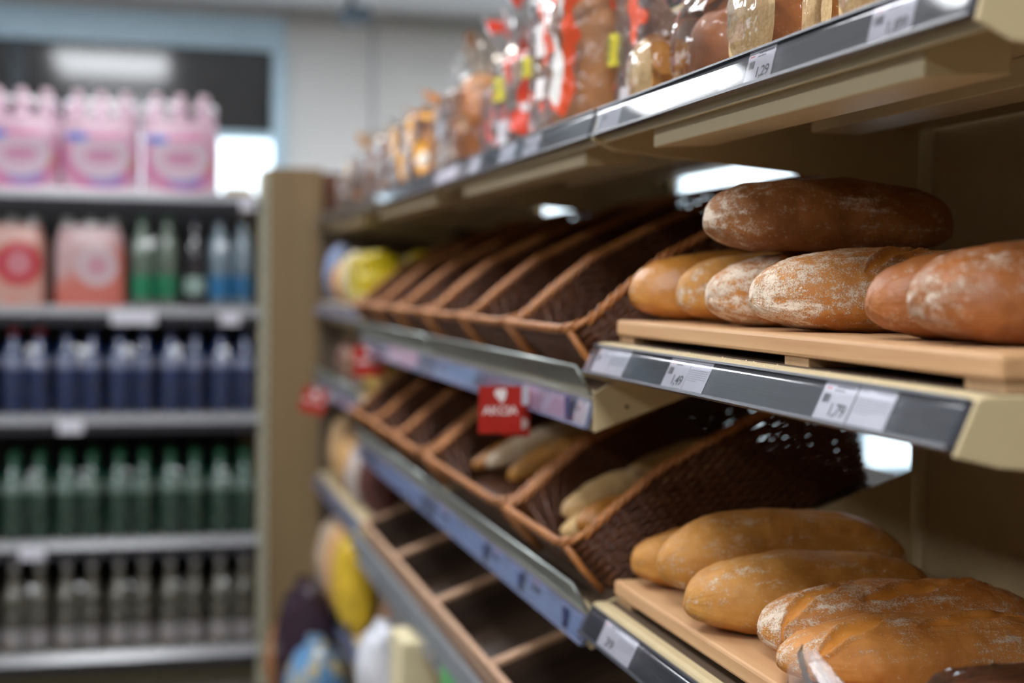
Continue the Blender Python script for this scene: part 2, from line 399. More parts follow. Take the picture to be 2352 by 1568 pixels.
def sloped_shelf(name, zt, y0, y1, label, deepbracket=False, rm=None, fence=True, lift=.010):
    """display shelf falling towards the aisle; zt = deck height at x=.6"""
    k = .365; r = thing(name, (.85, (y0 + y1) / 2, zt), label, 'shelf')
    zb = zt + k * (BX - .6)
    MB().prism_y([(.603, zt), (BX - .006, zb - .003), (BX - .006, zb - .013), (.603, zt - .010)], y0 + .005, y1 - .005).build('deck', cream, r)
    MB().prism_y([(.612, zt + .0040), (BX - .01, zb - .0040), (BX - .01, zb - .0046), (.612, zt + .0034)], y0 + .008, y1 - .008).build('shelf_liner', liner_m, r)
    MB().prism_y([(.603, zt), (.606, zt - .05), (.600, zt - .05), (.598, zt)], y0 + .005, y1 - .005).build('front_lip', cream, r)
    rail_parts(r, .600, zt - .006, .590, zt - .047, y0 + .006, y1 - .006, rm)
    if deepbracket: pol = [(.600, zt - .052), (.598, zt + .002), (.612, zt + .012), (BX - .006, zb + .010), (BX - .006, zb - .17), (.74, zb - .17)]
    else: pol = [(.600, zt - .052), (.598, zt + (.002 if lift > 0 else 0)), (.612, zt + lift + (.002 if lift > 0 else .004)), (BX - .006, zb + lift), (BX - .006, zb - .055)]
    plate(r, pol, y0 + .0005, y0 + .0045); plate(r, pol, y1 - .0045, y1 - .0005)
    h = MB()
    for q in ((.632, zt - .016), ):
        h.tube([(q[0] + .015, y0 - .0006, q[1] - .0), (q[0] + .015, y0 + .001, q[1])], .0028, 10)
    h.build('bolt_hole', blackish, r)
    if fence: wire_fence(r, .598, zt + .0, .575, zt + .040, y0 + .01, y1 - .006)
    return r

T1 = 1.740   # top shelf deck
KT = dict(dt=.0005, tilt=.009)
flat_shelf('top_shelf', T1, BAYS[0], BAYS[1], 'cream top shelf of the nearest bay with clear-bagged bread on it', **KT)
flat_shelf('top_shelf', T1, BAYS[1], BAYS[2], 'cream top shelf next to the nearest bay, red printed bread bags on it', **KT)
flat_shelf('top_shelf', T1, BAYS[2], BAYS[3], 'blurred cream top shelf, third bay away, brown and golden bread bags on it', **KT)
flat_shelf('top_shelf', T1, BAYS[3], BAYS[4], 'farthest blurred top shelf, ending at the wooden end panel', **KT)
flat_shelf('middle_shelf', 1.4205, BAYS[0], BAYS[1], 'cream middle shelf with grey price rail under the floured loaves', ribs=False)
flat_shelf('lower_shelf', 1.0585, BAYS[0], BAYS[1], 'cream lower shelf with dark price rail under the golden loaves', ribs=False)
for zt, nm, w in ((1.346, 'basket_shelf', 'middle'), (1.041, 'basket_shelf', 'lower')):
    sloped_shelf(nm, zt, BAYS[1], BAYS[2], 'sloping cream shelf with wire fence under the nearest %s row of wicker baskets' % w, deepbracket=(zt < 1.2), rm=railblue_m)
    sloped_shelf(nm, zt, BAYS[2], BAYS[3], 'sloping cream shelf with wire fence under the farther %s row of wicker baskets' % w, rm=railblue_m)
flat_shelf('pack_shelf', 1.425, BAYS[3], BAYS[4], 'far small shelf carrying the yellow packs', rm=railblue_m)
s4 = flat_shelf('pack_shelf', 1.155, BAYS[3], BAYS[4], 'far shelf with wire fence and a red sign at its end', rm=railblue_m); wire_fence(s4, .60, 1.15, .58, 1.19, BAYS[3] + .01, BAYS[4] - .01)
flat_shelf('pack_shelf', .80, BAYS[3], BAYS[4], 'far low cream shelf whose pale side shows above the wooden crates', rm=railblue_m)
flat_shelf('pack_shelf', .42, BAYS[3], BAYS[4], 'far bottom shelf with blue and dark bread bags', rm=railblue_m)
# crate rack
for (a, b, t) in ((BAYS[1], BAYS[2], 'nearest'), (BAYS[2], BAYS[3], 'farther')):
    r = sloped_shelf('crate_shelf', .735, a, b, 'low sloping grey railed shelf holding the %s wooden crates' % t, rm=grey_lip, fence=False, lift=-.002)
    MB().box(.572, .584, a + .005, b - .005, .735, .779).build('front_rail', plain('grey_metal_rail', (.30, .33, .36), .4, .5), r)
    flat_shelf('base_shelf', .40, a, b, 'bottom cream shelf below the %s wooden crates' % t)

# ------------------------------------------------------------------ price tags
def price_tag(y0, y1, xt, zt, xb, zb, price, label, info=False, pm=None, group='price tags in the shelf rails', bar=True):
    """card in the rail; y0 = farther (reading left) edge"""
    dx, dz = xb - xt, zb - zt; L = math.hypot(dx, dz); ux, uz = -dx / L, -dz / L        # up the face
    nx, nz = -uz, ux
    if nx > 0: nx, nz = -nx, -nz
    w = y0 - y1; h = L - .004
    r = thing('price_tag', (xb, (y0 + y1) / 2, zb), label, 'price tag', group)
    off = .0022
    def T(u, v, d):   # u along reading direction (towards -Y), v up
        return (xb + ux * (v + .001) + nx * (off + d), y0 - u, zb + uz * (v + .001) + nz * (off + d))
    def rect(g, u0, u1, v0, v1, d): g.add([T(u0, v0, d), T(u1, v0, d), T(u1, v1, d), T(u0, v1, d)], [(0, 1, 2, 3)])
    c = MB(); th = .0003
    c.add([T(0, 0, 0), T(w, 0, 0), T(w, h, 0), T(0, h, 0), T(0, 0, -th), T(w, 0, -th), T(w, h, -th), T(0, h, -th)],
          [(0, 1, 2, 3), (7, 6, 5, 4), (0, 4, 5, 1), (1, 5, 6, 2), (2, 6, 7, 3), (3, 7, 4, 0)])
    c.build('card', pm or paper, r)
    rnd = random.Random(int(y0 * 1000)); d = .0003
    g = MB()
    def words(v, u0, u1, hh):
        u = u0
        while u < u1:
            wl = rnd.uniform(.0012, .0045); rect(g, u, min(u + wl, u1), v, v + hh, d); u += wl + .0008
    if info:
        words(h * .90, w * .08, w * .25, .0013); words(h * .90, w * .48, w * .92, .0014)
        for k in range(6): words(h * (.72 - .065 * k), w * .05, w * (.93 if k < 5 else .55), .0008)
        g.build('small_print', ink_soft, r)
    else:
        words(h * .90, w * .40, w * .93, .0014); words(h * .81, w * .36, w * .66, .0014); words(h * .04, w * .10, w * .3, .0009); words(h * .04, w * .45, w * .7, .0009)
        g.build('small_print', ink, r)
        g = MB(); rect(g, w * .08, w * .25, h * .85, h * .88, d); g.build('logo_mark', red_ink, r)
        if bar:
            g = MB(); u = w * .10
            while u < w * .30:
                bw = rnd.choice((.0003, .0005, .0009)); rect(g, u, u + bw, h * .50, h * .72, d); u += bw + rnd.choice((.0003, .0006))
            g.build('barcode', ink, r)
        if price:
            vs, fs = text_geo(price, h * .44, .0)
            mx = max(v[0] for v in vs); sc = (w * .52) / mx
            g = MB(); g.add([T(w * .38 + v[0] * sc, h * .20 + v[1], d) for v in vs], fs); g.build('price_print', ink, r)
    return r
RT = (.600, T1 + .0005, .591, T1 - .038); RM = (.600, 1.4165, .582, 1.378); RL = (.600, 1.0545, .582, 1.016)
price_tag(1.366, 1.301, *RT, '1,29', 'white price tag reading 1,29 on the upper shelf rail')
price_tag(1.107, 1.035, *RT, '1,89', 'white price tag reading 1,89 at the near end of the upper shelf rail')
price_tag(1.853, 1.771, *RT, None, 'blurred white tag beside the cream joint of the upper rail')
for i, (a, b, t) in enumerate(((2.263, 2.167, 'first'), (2.432, 2.325, 'second'), (2.674, 2.582, 'third'), (3.000, 2.79, 'wider fourth'))):
    price_tag(a, b, *RT, None, '%s blurred pale tag beyond the cream joint on the upper rail' % t)
price_tag(1.845, 1.784, *RM, None, 'faded price tag at the far left end of the middle rail'); price_tag(1.782, 1.716, *RM, None, 'faded text card beside the leftmost tag of the middle rail', info=True)
price_tag(1.572, 1.506, *RM, '1,49', 'white price tag reading 1,49, left of centre on the middle rail')
price_tag(1.505, 1.445, *RM, None, 'white text card below the shiny and floured loaves, right of the 1,49 tag', info=True)
price_tag(1.178, 1.117, *RM, '1,79', 'white price tag reading 1,79 with a barcode, under the large floured loaf')
price_tag(1.114, 1.050, *RM, None, 'white text card below the blurred reddish loaves, right of the 1,79 tag', info=True)
price_tag(1.800, 1.735, *RL, '39', 'white price tag on the lower rail left end', bar=False); price_tag(1.734, 1.672, *RL, None, 'pale text card next to the lower rail price tag', info=True)
lil = plain('lilac_card', (.50, .40, .56), .5); blu = plain('pale_blue_card', (.30, .38, .62), .5); navy = plain('navy_strip', (.03, .04, .12), .5); pink = plain('pink_card', (.66, .42, .56), .5)
F1 = (.600, 1.340, .590, 1.299); F2 = (.600, 1.035, .590, .994)
price_tag(2.255, 1.990, *F1, None, 'lilac promotion strip in the rail right of the AKCIA sign', pm=lil, bar=False)
price_tag(1.948, 1.892, *F1, None, 'pale blue tag at the near end of the fenced middle rail', pm=paper)
price_tag(3.60, 3.20, *F1, None, 'pink strip in the far part of the fenced middle rail', pm=pink)
price_tag(2.975, 2.60, *F1, None, 'pale blue strip left of the AKCIA sign', pm=blu)
price_tag(2.949, 2.505, *F2, None, 'long blue strip in the lower fenced rail', pm=blu)
price_tag(2.46, 2.24, *F2, None, 'blue tag mid-way along the lower fenced rail', pm=blu)
price_tag(2.21, 1.910, *F2, None, 'blue strip at the near end of the lower fenced rail', pm=blu)
price_tag(3.75, 3.12, *F2, None, 'long blue strip in the far part of the lower fenced rail', pm=blu)
for y in (2.232, 2.485, 1.975):
    tag(MB().box(.588, .5895, y - .01, y + .01, 1.0, 1.03).build('divider_clip', navy, off=(.588, y, 1.0)), 'narrow navy clip on the lower fenced rail, %s' % {2.232: 'between the two nearer blue strips', 2.485: 'at the far blue strip', 1.975: 'nearest to the camera'}[y], 'clip')
tag(MB().box(.5865, .588, 1.958, 1.982, 1.303, 1.338).build('divider_clip', navy, off=(.588, 1.97, 1.303)), 'narrow navy clip on the fenced middle rail near its end', 'clip')
# cream joint plate of the top rail
# ------------------------------------------------------------------ red AKCIA signs
def sign(name, x0, x1, y, z0, z1, label, rot=0, text=True, second=True):
    r = thing(name, (x1, y, z1), label, 'sign', 'red promotion signs on the shelf rails')
    c = MB().box(x0, x1, y, y + .001, z0, z1); c.build('card', red_sign, r)
    w = x1 - x0; h = z1 - z0
    g = MB(); cx = x0 + w * .5; cz = z0 + h * .80
    pts = [(-.13, .10), (-.06, .15), (.02, .12), (.06, .16), (.13, .13), (.14, .02), (.11, -.06), (.07, -.13), (.0, -.15), (-.04, -.08), (-.10, -.03), (-.14, .03)]
    g.add([(cx + a * w, y - .0006, cz + b * h) for a, b in pts], [tuple(range(len(pts)))])
    g.build('sign_mark', white_ink, r)
    vs, fs = text_geo('AKCIA', h * .26); mx = max(v[0] for v in vs); sc = w * .82 / mx
    g = MB(); g.add([(x0 + w * .09 + v[0] * sc, y - .0006, z0 + h * .40 + v[1]) for v in vs], fs); g.build('lettering', white_ink, r)
    MB().box(x1 - .004, x1 + .012, y + .001, y + .006, z1 - .03, z1).build('clip', plain('clear_clip', (.5, .5, .55), .2), r)
    if rot: r.rotation_euler = (0, rot, 0)
    return r
sign('promotion_sign', .497, .566, 2.15, 1.266, 1.340, 'red sign reading AKCIA on the wire fence, sharpest of the red signs')
r = thing('promotion_sign', (.585, 2.19, 1.31), 'red sign half hidden behind the AKCIA sign, round white mark on its corner', 'sign', 'red promotion signs on the shelf rails')
MB().box(.545, .590, 2.19, 2.191, 1.256, 1.330).build('card', red_sign, r)
g = MB(); g.add([(.578 + .009 * math.cos(a), 2.1894, 1.277 + .009 * math.sin(a)) for a in [i * PI / 8 for i in range(16)]], [tuple(range(16))]); g.build('sign_mark', white_ink, r)
sign('promotion_sign', .545, .636, 3.9, 1.238, 1.322, 'blurred red sign further along the middle fenced rail')
sign('promotion_sign', .485, .565, 4.6, 1.062, 1.142, 'small tilted blurred red sign in front of the wooden end panel', rot=.25)

# ------------------------------------------------------------------ wicker baskets
BW, BD = .343, .465
def hprof(t):    # t = 0 front .. 1 back
    P = [(0, .088), (.12, .110), (.3, .138), (.6, .155), (1, .160)]
    for (a, x), (b, y) in zip(P, P[1:]):
        if t <= b: return x + (y - x) * (t - a) / (b - a)
    return P[-1][1]
def basket_path(off, flare_f, n_per=4, pitch=.0155):
    """rounded rectangle, list of (x, y)"""
    x0, x1, y0, y1 = -flare_f - off, BD + off, -BW / 2 - off, BW / 2 + off; rc = .03
    pts = []
    def seg(a, b):
        L = math.hypot(b[0] - a[0], b[1] - a[1]); n = max(2, int(L / (pitch / n_per * 2)))
        for i in range(n): pts.append((a[0] + (b[0] - a[0]) * i / n, a[1] + (b[1] - a[1]) * i / n))
    def arc(cx, cy, a0):
        for i in range(6): a = a0 + (PI / 2) * i / 6; pts.append((cx + rc * math.cos(a), cy + rc * math.sin(a)))
    seg((x0 + rc, y0), (x1 - rc, y0)); arc(x1 - rc, y0 + rc, -PI / 2); seg((x1, y0 + rc), (x1, y1 - rc)); arc(x1 - rc, y1 - rc, 0)
    seg((x1 - rc, y1), (x0 + rc, y1)); arc(x0 + rc, y1 - rc, PI / 2); seg((x0, y1 - rc), (x0, y0 + rc)); arc(x0 + rc, y0 + rc, PI)
    return pts
def make_basket():
    r = thing('wicker_basket', (0, 0, 0), 'x', 'basket', 'brown wicker bread baskets')
    K = 25; body = MB()
    for k in range(K):
        t = k / (K - 1) * .96; pts = basket_path(-.012 * (1 - t), .034 * t); out = []; s = 0
        for i, (x, y) in enumerate(pts):
            q = pts[i - 1]; s += math.hypot(x - q[0], y - q[1]) if i else 0
            h = hprof(min(1, max(0, x / BD))); wv = .0030 * math.cos(PI * s / .0155 + PI * k)
            cx, cy = BD / 2, 0; n = Vector((x - cx if abs(x - cx) > BD / 2 - .02 else 0, y if abs(y) > BW / 2 - .02 else 0, 0)); n = n.normalized() if n.length else Vector((0, 1, 0))
            out.append((x + n.x * wv, y + n.y * wv, .004 + h * t + .0008 * math.sin(s * 60 + k * 2)))
        body.tube(out, .0030, 5, closed=True)
    # stakes
    b0 = basket_path(-.012, 0); b1 = basket_path(-.0, .034); s = 0; last = -1
    for i in range(min(len(b0), len(b1))):
        if i: s += math.hypot(b1[i][0] - b1[i - 1][0], b1[i][1] - b1[i - 1][1])
        if int(s / .031) != last:
            last = int(s / .031); h = hprof(min(1, max(0, b1[i][0] / BD))); body.tube([(b0[i][0], b0[i][1], 0), (b1[i][0], b1[i][1], h)], .0026, 5)
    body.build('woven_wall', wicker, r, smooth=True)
    rim = MB(); pts = basket_path(.001, .036)
    for ph in (0, 2 * PI / 3, 4 * PI / 3):
        out = []; s = 0
        for i, (x, y) in enumerate(pts):
            q = pts[i - 1]; s += math.hypot(x - q[0], y - q[1]) if i else 0
            h = hprof(min(1, max(0, x / BD))); a = s / .0085 + ph
            nx, ny = (1 if x > BD - .02 else -1 if x < 0 else 0), (1 if y > BW / 2 - .02 else -1 if y < -BW / 2 + .02 else 0)
            out.append((x + nx * .0045 * math.cos(a), y + ny * .0045 * math.cos(a), h + .004 + .0045 * math.sin(a)))
        rim.tube(out, .0034, 5, closed=True)
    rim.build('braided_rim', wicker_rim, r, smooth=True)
    base = MB()
    for i in range(30):
        y = -BW / 2 + .02 + (BW - .04) * i / 29
        base.tube([(.014 + (BD - .03) * j / 12, y, .003 + .0018 * math.cos(PI * (i + j))) for j in range(13)], .0045, 5)
    base.build('woven_base', wicker, r, smooth=True)
    for (x, y) in ((-.03, -BW / 2 + .006), (-.03, BW / 2 - .006)):
        MB().tube([(x + .030, y, .004), (x + .012, y, .045), (x, y, .088)], .0055, 7).build('corner_post', wicker_rim, r, smooth=True)
    return r
bk0 = make_basket(); used = False
SL = -math.atan(.365)
bay_y = [BAYS[1] + .035 + .1815 + .3635 * k for k in range(3)] + [BAYS[2] + .02 + .1815 + .3635 * k for k in range(3)]
names_mid = ['nearest the camera, beside the floured loaves', 'second from the floured loaves', 'third from the floured loaves', 'fourth from the floured loaves', 'fifth from the floured loaves', 'farthest, beside the yellow packs']
names_low = ['nearest the camera, with short pale rolls in it', 'double-width one with long baguettes', '', 'third from the camera, with a white paper bag', 'fourth from the camera, with brown rolls', 'farthest from the camera']
for zt, nm, row in ((1.346, names_mid, 'middle'), (1.041, names_low, 'lower')):
    for k, (y, n) in enumerate(zip(bay_y, nm)):
        if zt < 1.2 and k == 2: continue
        lab = 'brown wicker basket in the %s row, %s' % (row, n)
        loc = (.634, y, zt + .034 * .365 + .0035)
        if not used: b = bk0; used = True; b['label'] = lab
        else: b = copy_tree(bk0); b['label'] = lab
        b.location = loc; b.rotation_euler = (0, SL, 0)
        if zt < 1.2 and k == 1: b.location.y = (bay_y[1] + bay_y[2]) / 2; b.scale.y = 1.99

# ------------------------------------------------------------------ loaves
def loaf(name, L, Wd, H, m, label, loc, yaw=0, pitch=0, roll=0, seed=0, flour=.5, tipf=.0, slashes=(), bend=0, n=(150, 110), pw=2.5, cat='loaf', group=None, amp=1.0, parent=None):
    nu, nv = n; vs = []; fl = []; ct = []; uvs = []
    S = Vector((seed * 7.3, seed * 3.1, seed * 1.7))
    for i in range(nu + 1):
        q = -1 + 2 * i / nu; u = math.sin(q * PI / 2); R = max(.0, 1 - abs(u) ** pw) ** (1 / 2.05)
        for j in range(nv):
            a = 2 * PI * j / nv; c, s = math.cos(a), math.sin(a)
            y = Wd / 2 * R * math.copysign(abs(c) ** .92, c)
            if s >= 0: z = H * .60 * R ** .85 * s ** .95
            else: z = -H * .40 * R ** .8 * abs(s) ** .55
            x = u * L / 2
            p = Vector((x, y, z)); nrm = Vector((x / (L / 2) ** 2 * .5, y / (Wd / 2) ** 2, z / (H / 2) ** 2)); nrm = nrm.normalized() if nrm.length else Vector((1, 0, 0))
            d = .0035 * noise.noise(p * 17 + S) + .0016 * noise.noise(p * 50 + S * 2) + .0005 * noise.noise(p * 160 + S)
            sv = Vector((x * 10, (a * 13), seed)); st = noise.noise(sv); d += .0006 * st
            cutv = 0.
            for (xa, ya, xb, yb, wd, dp) in slashes:
                if z > -H * .1:
                    A = Vector((xa, ya)); B = Vector((xb, yb)); P2 = Vector((x, y + .002 * math.sin(x * 130))); ab = B - A
                    t = (P2 - A).dot(ab) / ab.length_squared; tt = min(1, max(0, t)); e = P2 - (A + ab * tt)
                    side = (ab.x * e.y - ab.y * e.x) / ab.length; w_ = wd * (max(.05, math.sin(PI * min(1, max(0, t)))) ** .6)
                    dist = e.length / w_
                    if dist < 1:
                        g = 1 - dist ** 3; d -= dp * g * .8; cutv = max(cutv, min(1, (1 - dist) * 6))
                    elif dist < 1.8: d += dp * .55 * (1 - abs(dist - 1.25) / .55 if abs(dist - 1.25) < .55 else 0)
            p = p + nrm * d * amp
            if p.z < -H * .37: p.z = -H * .37 - (p.z + H * .37) * -.12
            p.y += bend * (p.x / (L / 2)) ** 2 * Wd; p.z += H * .375
            vs.append(p); tipw = max(0, (-u - .55) / .45) * tipf
            fl.append(min(1.3, max(0, flour + tipw + .25 * noise.noise(p * 22 + S * 3) + .12 * (s > .2)))); ct.append(cutv); uvs.append((x, a * Wd / 2 * .8))
    fs = []
    for i in range(nu):
        for j in range(nv): k = (j + 1) % nv; fs.append((i * nv + j, (i + 1) * nv + j, (i + 1) * nv + k, i * nv + k))
    me = bpy.data.meshes.new(name); me.from_pydata([tuple(v) for v in vs], [], fs)
    me.polygons.foreach_set('use_smooth', [True] * len(fs)); me.materials.append(m)
    at = me.attributes.new('flour', 'FLOAT', 'POINT'); at.data.foreach_set('value', fl)
    at = me.attributes.new('cut', 'FLOAT', 'POINT'); at.data.foreach_set('value', ct)
    uvl = me.uv_layers.new(name='UVMap'); data = []
    for f in fs:
        for v in f:
            U = uvs[v]; V = U[1]
            data += [U[0] + seed, abs(V - Wd * .4 * PI) + seed * .37]
    uvl.data.foreach_set('uv', data); me.update()
    o = bpy.data.objects.new(name, me); COL.objects.link(o); o.location = loc; o.rotation_euler = (roll, pitch, yaw)
    if parent: o.parent = parent; o.location = Vector(loc) - parent_loc(parent)
    else: tag(o, label, cat, group)
    return o
ZB = 1.4515; ZL = 1.0905
loaf('bread_loaf', .325, .128, .092, crust_dark, 'dark brown oval loaf lying across the top of the floured loaves', (.797, 1.575, ZB + .0905), .02, seed=1, flour=.30, tipf=.55, n=(190, 140), amp=.9)
loaf('bread_loaf', .325, .125, .100, crust_gloss, 'shiny golden loaf at the far left of the middle board', (.800, 1.850, ZB), .05, seed=2, flour=.0)
loaf('bread_loaf', .325, .122, .096, crust_gold, 'matt golden loaf between the shiny one and the floured ones', (.815, 1.712, ZB), .03, seed=3, flour=.15, tipf=.25)
loaf('bread_loaf', .328, .125, .093, crust_flour, 'smaller-looking floured loaf beneath the front of the dark top loaf', (.806, 1.585, ZB), .01, seed=4, flour=.72, tipf=.25, slashes=((-.10, -.045, .01, .02, .0095, .0045), (.02, -.04, .11, .02, .009, .004)), n=(190, 140))
loaf('bread_loaf', .335, .132, .095, crust_flour, 'large floured loaf in focus in the middle of the board, one slash on top', (.804, 1.432, ZB), -.045, seed=5, flour=.70, tipf=.35, slashes=((-.060, -.056, .050, .020, .0085, .0045), (.03, -.050, .14, .02, .009, .0045)), n=(260, 190))
loaf('bread_loaf', .325, .118, .089, crust_red, 'reddish brown loaf between the large floured loaf and the big blurred one', (.814, 1.208, ZB), .02, seed=6, flour=.0)
loaf('bread_loaf', .33, .130, .096, crust_red, 'large blurred reddish loaf at the right edge of the middle board', (.800, 1.095, ZB), -.03, seed=7, flour=.14, tipf=.3)
loaf('bread_loaf', .30, .125, .085, crust_gold, 'golden loaf at the far left of the lower board, partly hidden', (.785, 1.808, ZL), -.03, seed=8, flour=.1)
loaf('bread_loaf', .335, .120, .090, crust_gold, 'long curved golden loaf leaning on its neighbours on the lower board', (.790, 1.702, ZL + .036), -.06, roll=.45, seed=9, flour=.25, bend=-.18, n=(170, 120))
loaf('bread_loaf', .32, .150, .092, crust_gold, 'smooth plump golden loaf in the middle of the lower board', (.776, 1.565, ZL), 0, seed=10, flour=.2, n=(170, 120))
loaf('bread_loaf', .330, .130, .086, crust_flour, 'floured slashed loaf behind the nearest one on the lower board', (.815, 1.420, ZL), -.06, seed=11, flour=.50, tipf=.2, slashes=((-.150, -.030, -.055, .012, .011, .0045), (-.065, -.040, .11, .008, .013, .005)), n=(200, 150))
loaf('bread_loaf', .345, .135, .070, crust_flour, 'nearest slashed loaf at the bottom right of the picture', (.800, 1.322, ZL), -.06, seed=12, flour=.26, tipf=.1, slashes=((-.145, -.036, -.045, .002, .010, .0045), (-.035, -.030, .12, .008, .012, .005)), n=(220, 170))
r = thing('bagged_loaf', (.82, 1.10, ZL), 'plastic-wrapped brown loaf at the bottom right corner', 'bread')
loaf('bread', .30, .11, .066, crust_red, '', (.83, 1.10, ZL + .002), -.05, seed=13, flour=.0, n=(80, 60), parent=r)
g = MB(); rows = []
for i in range(15):
    t = i / 14; row = []
    for j in range(49):
        q = j / 48; A = Vector((.602, 1.262, 1.098)); B = Vector((.640, 1.120, 1.096)); Cc = Vector((.600, 1.236, 1.156)); D = Vector((.606, 1.205, 1.158))
        p = (A.lerp(B, q)).lerp(Cc.lerp(D, q), t); w_ = abs((q * 3.2 + t * .6) % 1 - .5) * 2; p.x += .018 * (w_ - .6) * (1 - .5 * t); p.z += .013 * (w_ - .5) * (1 - .3 * t); row.append(p)
    rows.append(row)
g.grid(rows).build('bag_corner', film_corner, r)
g = MB(); rows = []
for i in range(25):
    t = i / 24; k = .35 + .65 * math.sin(PI / 2 * min(1, 7 * t, 7 * (1 - t))); row = []
    for j in range(36):
        a = 2 * PI * j / 36; c_, s_ = math.cos(a), math.sin(a); f = .5 - abs(noise.noise(Vector((t * 5, c_, s_)) * 2)) * 2
        row.append((.655 + .36 * t, 1.10 + (.06 + .006 * f) * k * c_, ZL + max(.0015, .036 + (.038 + .006 * f) * k * (s_ if s_ > 0 else -abs(s_) ** .7))))
    rows.append(row)
g.grid(rows, wrap=True, capends=True).build('plastic_bag', film_clear, r, smooth=True)

# boards -------------------------------------------------------------------------------
def board(name, z, y0, y1, label):
    r = thing(name, (.86, (y0 + y1) / 2, z), label, 'wooden board'); t = .0215
    for k, (a, b) in enumerate(((.628, .742), (.752, .862), (.872, .980), (.990, 1.088))):
        MB().box(a, b, y0, y1, z - t, z).build('slat', beech, r, bevel=.004)
    for y in (y0 + .004, (y0 + y1) / 2 - .122, y1 - .055):
        MB().box(.634, 1.08, y, y + .055, z - t - .0105, z - t + .0005).build('batten', beech_x, r, bevel=.001)
board('bread_board', 1.4515, .955, 1.875, 'pale beech board under the loaves on the middle shelf')
board('bread_board', 1.0905, .955, 1.868, 'warm beech board under the loaves on the lower shelf')
# crumbs on the middle shelf: flour and crumbs nobody could count
g = MB(); rr = random.Random(3)
for i in range(260):
    y = rr.uniform(.97, 1.8); x = .604 + abs(rr.gauss(0, .008)); s = rr.uniform(.0004, .0011); z = 1.4206 if x > .609 else 1.4195
    g.add([(x - s, y - s, z), (x + s, y - s, z), (x + s, y + s, z), (x - s, y + s, z), (x, y, z + s)], [(0, 1, 4), (1, 2, 4), (2, 3, 4), (3, 0, 4), (3, 2, 1, 0)])
tag(g.build('crumbs', plain('crumb_dust', (.75, .62, .42), .9), off=(.61, 1.4, 1.4205)), 'pale flour and crumbs scattered on the edge of the middle shelf', 'crumbs', kind='stuff')

# ------------------------------------------------------------------ plastic bags
def bag_film(cx, cy, z, w, d, h, m, parent, neck=.75, top=1.0, seed=0, lean=0, nn=40, name='plastic_bag'):
    """upright bag: w along Y, d along X; gathered at `neck` of the height, flaring to the top"""
    g = MB(); rows = []; S = Vector((seed * 5.1, seed, 0)); N = 34
    for i in range(nn + 1):
        t = i / nn
        if t < .06: k = .82 + 3 * t
        elif t < neck - .12: k = 1.0
        elif t < neck: q = (t - neck + .12) / .12; k = 1 - .86 * q * q * (3 - 2 * q)
        else: q = (t - neck) / (1 - neck); k = .14 + .50 * top * q ** .8
        row = []
        for j in range(N):
            a = 2 * PI * j / N; c, s = math.cos(a), math.sin(a); e = .55 if t < neck - .1 else 1
            x = d / 2 * k * math.copysign(abs(c) ** e, c); y = w / 2 * k * math.copysign(abs(s) ** e, s)
            zz = h * t; p = Vector((x, y, zz)); f = noise.noise(p * 28 + S) + .5 * noise.noise(p * 70 + S)
            fold = (.22 * math.cos(a * 5 + seed + 4 * t) if t > neck - .08 else 0.02 * f)
            x *= 1 + fold; y *= 1 + fold; a_ = .004 * f
            row.append((cx + x + a_ * c + lean * t * h, cy + y + a_ * s, z + zz * (1 + (.05 * math.sin(3 * a + seed) if t > neck else 0))))
        rows.append(row)
    g.grid(rows, wrap=True); return g.build(name, m, parent, smooth=True)
def block_bread(cx, cy, z, w, d, h, m, parent, slices=0, seed=0, name='bread'):
    """sliced block or boule inside a bag"""
    g = MB(); rr = random.Random(seed)
    if slices:
        step = w / slices
        for k in range(slices):
            y0 = cy - w / 2 + k * step; th = step * .9; dx = rr.uniform(-.003, .003); prof = []
            for i in range(20):
                a = 2 * PI * i / 20; c, s = math.cos(a), math.sin(a)
                prof.append((cx + dx + d / 2 * math.copysign(abs(c) ** .55, c), z + h / 2 + h / 2 * math.copysign(abs(s) ** .6, s)))
            g.cur = 0; n = len(prof); b = len(g.v)
            g.v += [(x, y0, zz) for x, zz in prof] + [(x, y0 + th, zz) for x, zz in prof]
            for i in range(n): g.f.append((b + i, b + (i + 1) % n, b + n + (i + 1) % n, b + n + i)); g.mi.append(0)
            g.f.append(tuple(b + i for i in range(n))[::-1]); g.mi.append(1); g.f.append(tuple(b + n + i for i in range(n))); g.mi.append(1)
        return g.build(name, [m, crumb], parent)
    rows = []
    for i in range(17):
        t = -PI / 2 + PI * i / 16; R = math.cos(t) ** .6 if math.cos(t) > 0 else 0; row = []
        for j in range(24):
            a = 2 * PI * j / 24; p = Vector((d / 2 * R * math.cos(a), w / 2 * R * math.sin(a), h / 2 * math.sin(t)))
            p *= 1 + .06 * noise.noise(p * 25 + Vector((seed, 0, 0))); row.append((cx + p.x, cy + p.y, z + h / 2 + p.z))
        rows.append(row)
    g.grid(rows, wrap=True, capends=True); return g.build(name, m, parent, smooth=True)
bag_crust = plain('bagged_bread_crust', (.38, .16, .045), .5, var=.35, scale=22, bump=.3)
bag_crust_dk = plain('bagged_dark_crust', (.24, .10, .04), .5, var=.4, scale=20, bump=.3)
bag_crust_or = plain('bagged_orange_crust', (.56, .22, .035), .5, var=.3, scale=16, bump=.3)
yel = plain('yellow_sticker', (.72, .62, .03), .4); yel_t = plain('yellow_sticker_print', (.22, .24, .05), .5); orange_c = plain('orange_clip', (.80, .20, .03), .4); wlabel = plain('white_label', (.55, .52, .56), .5)
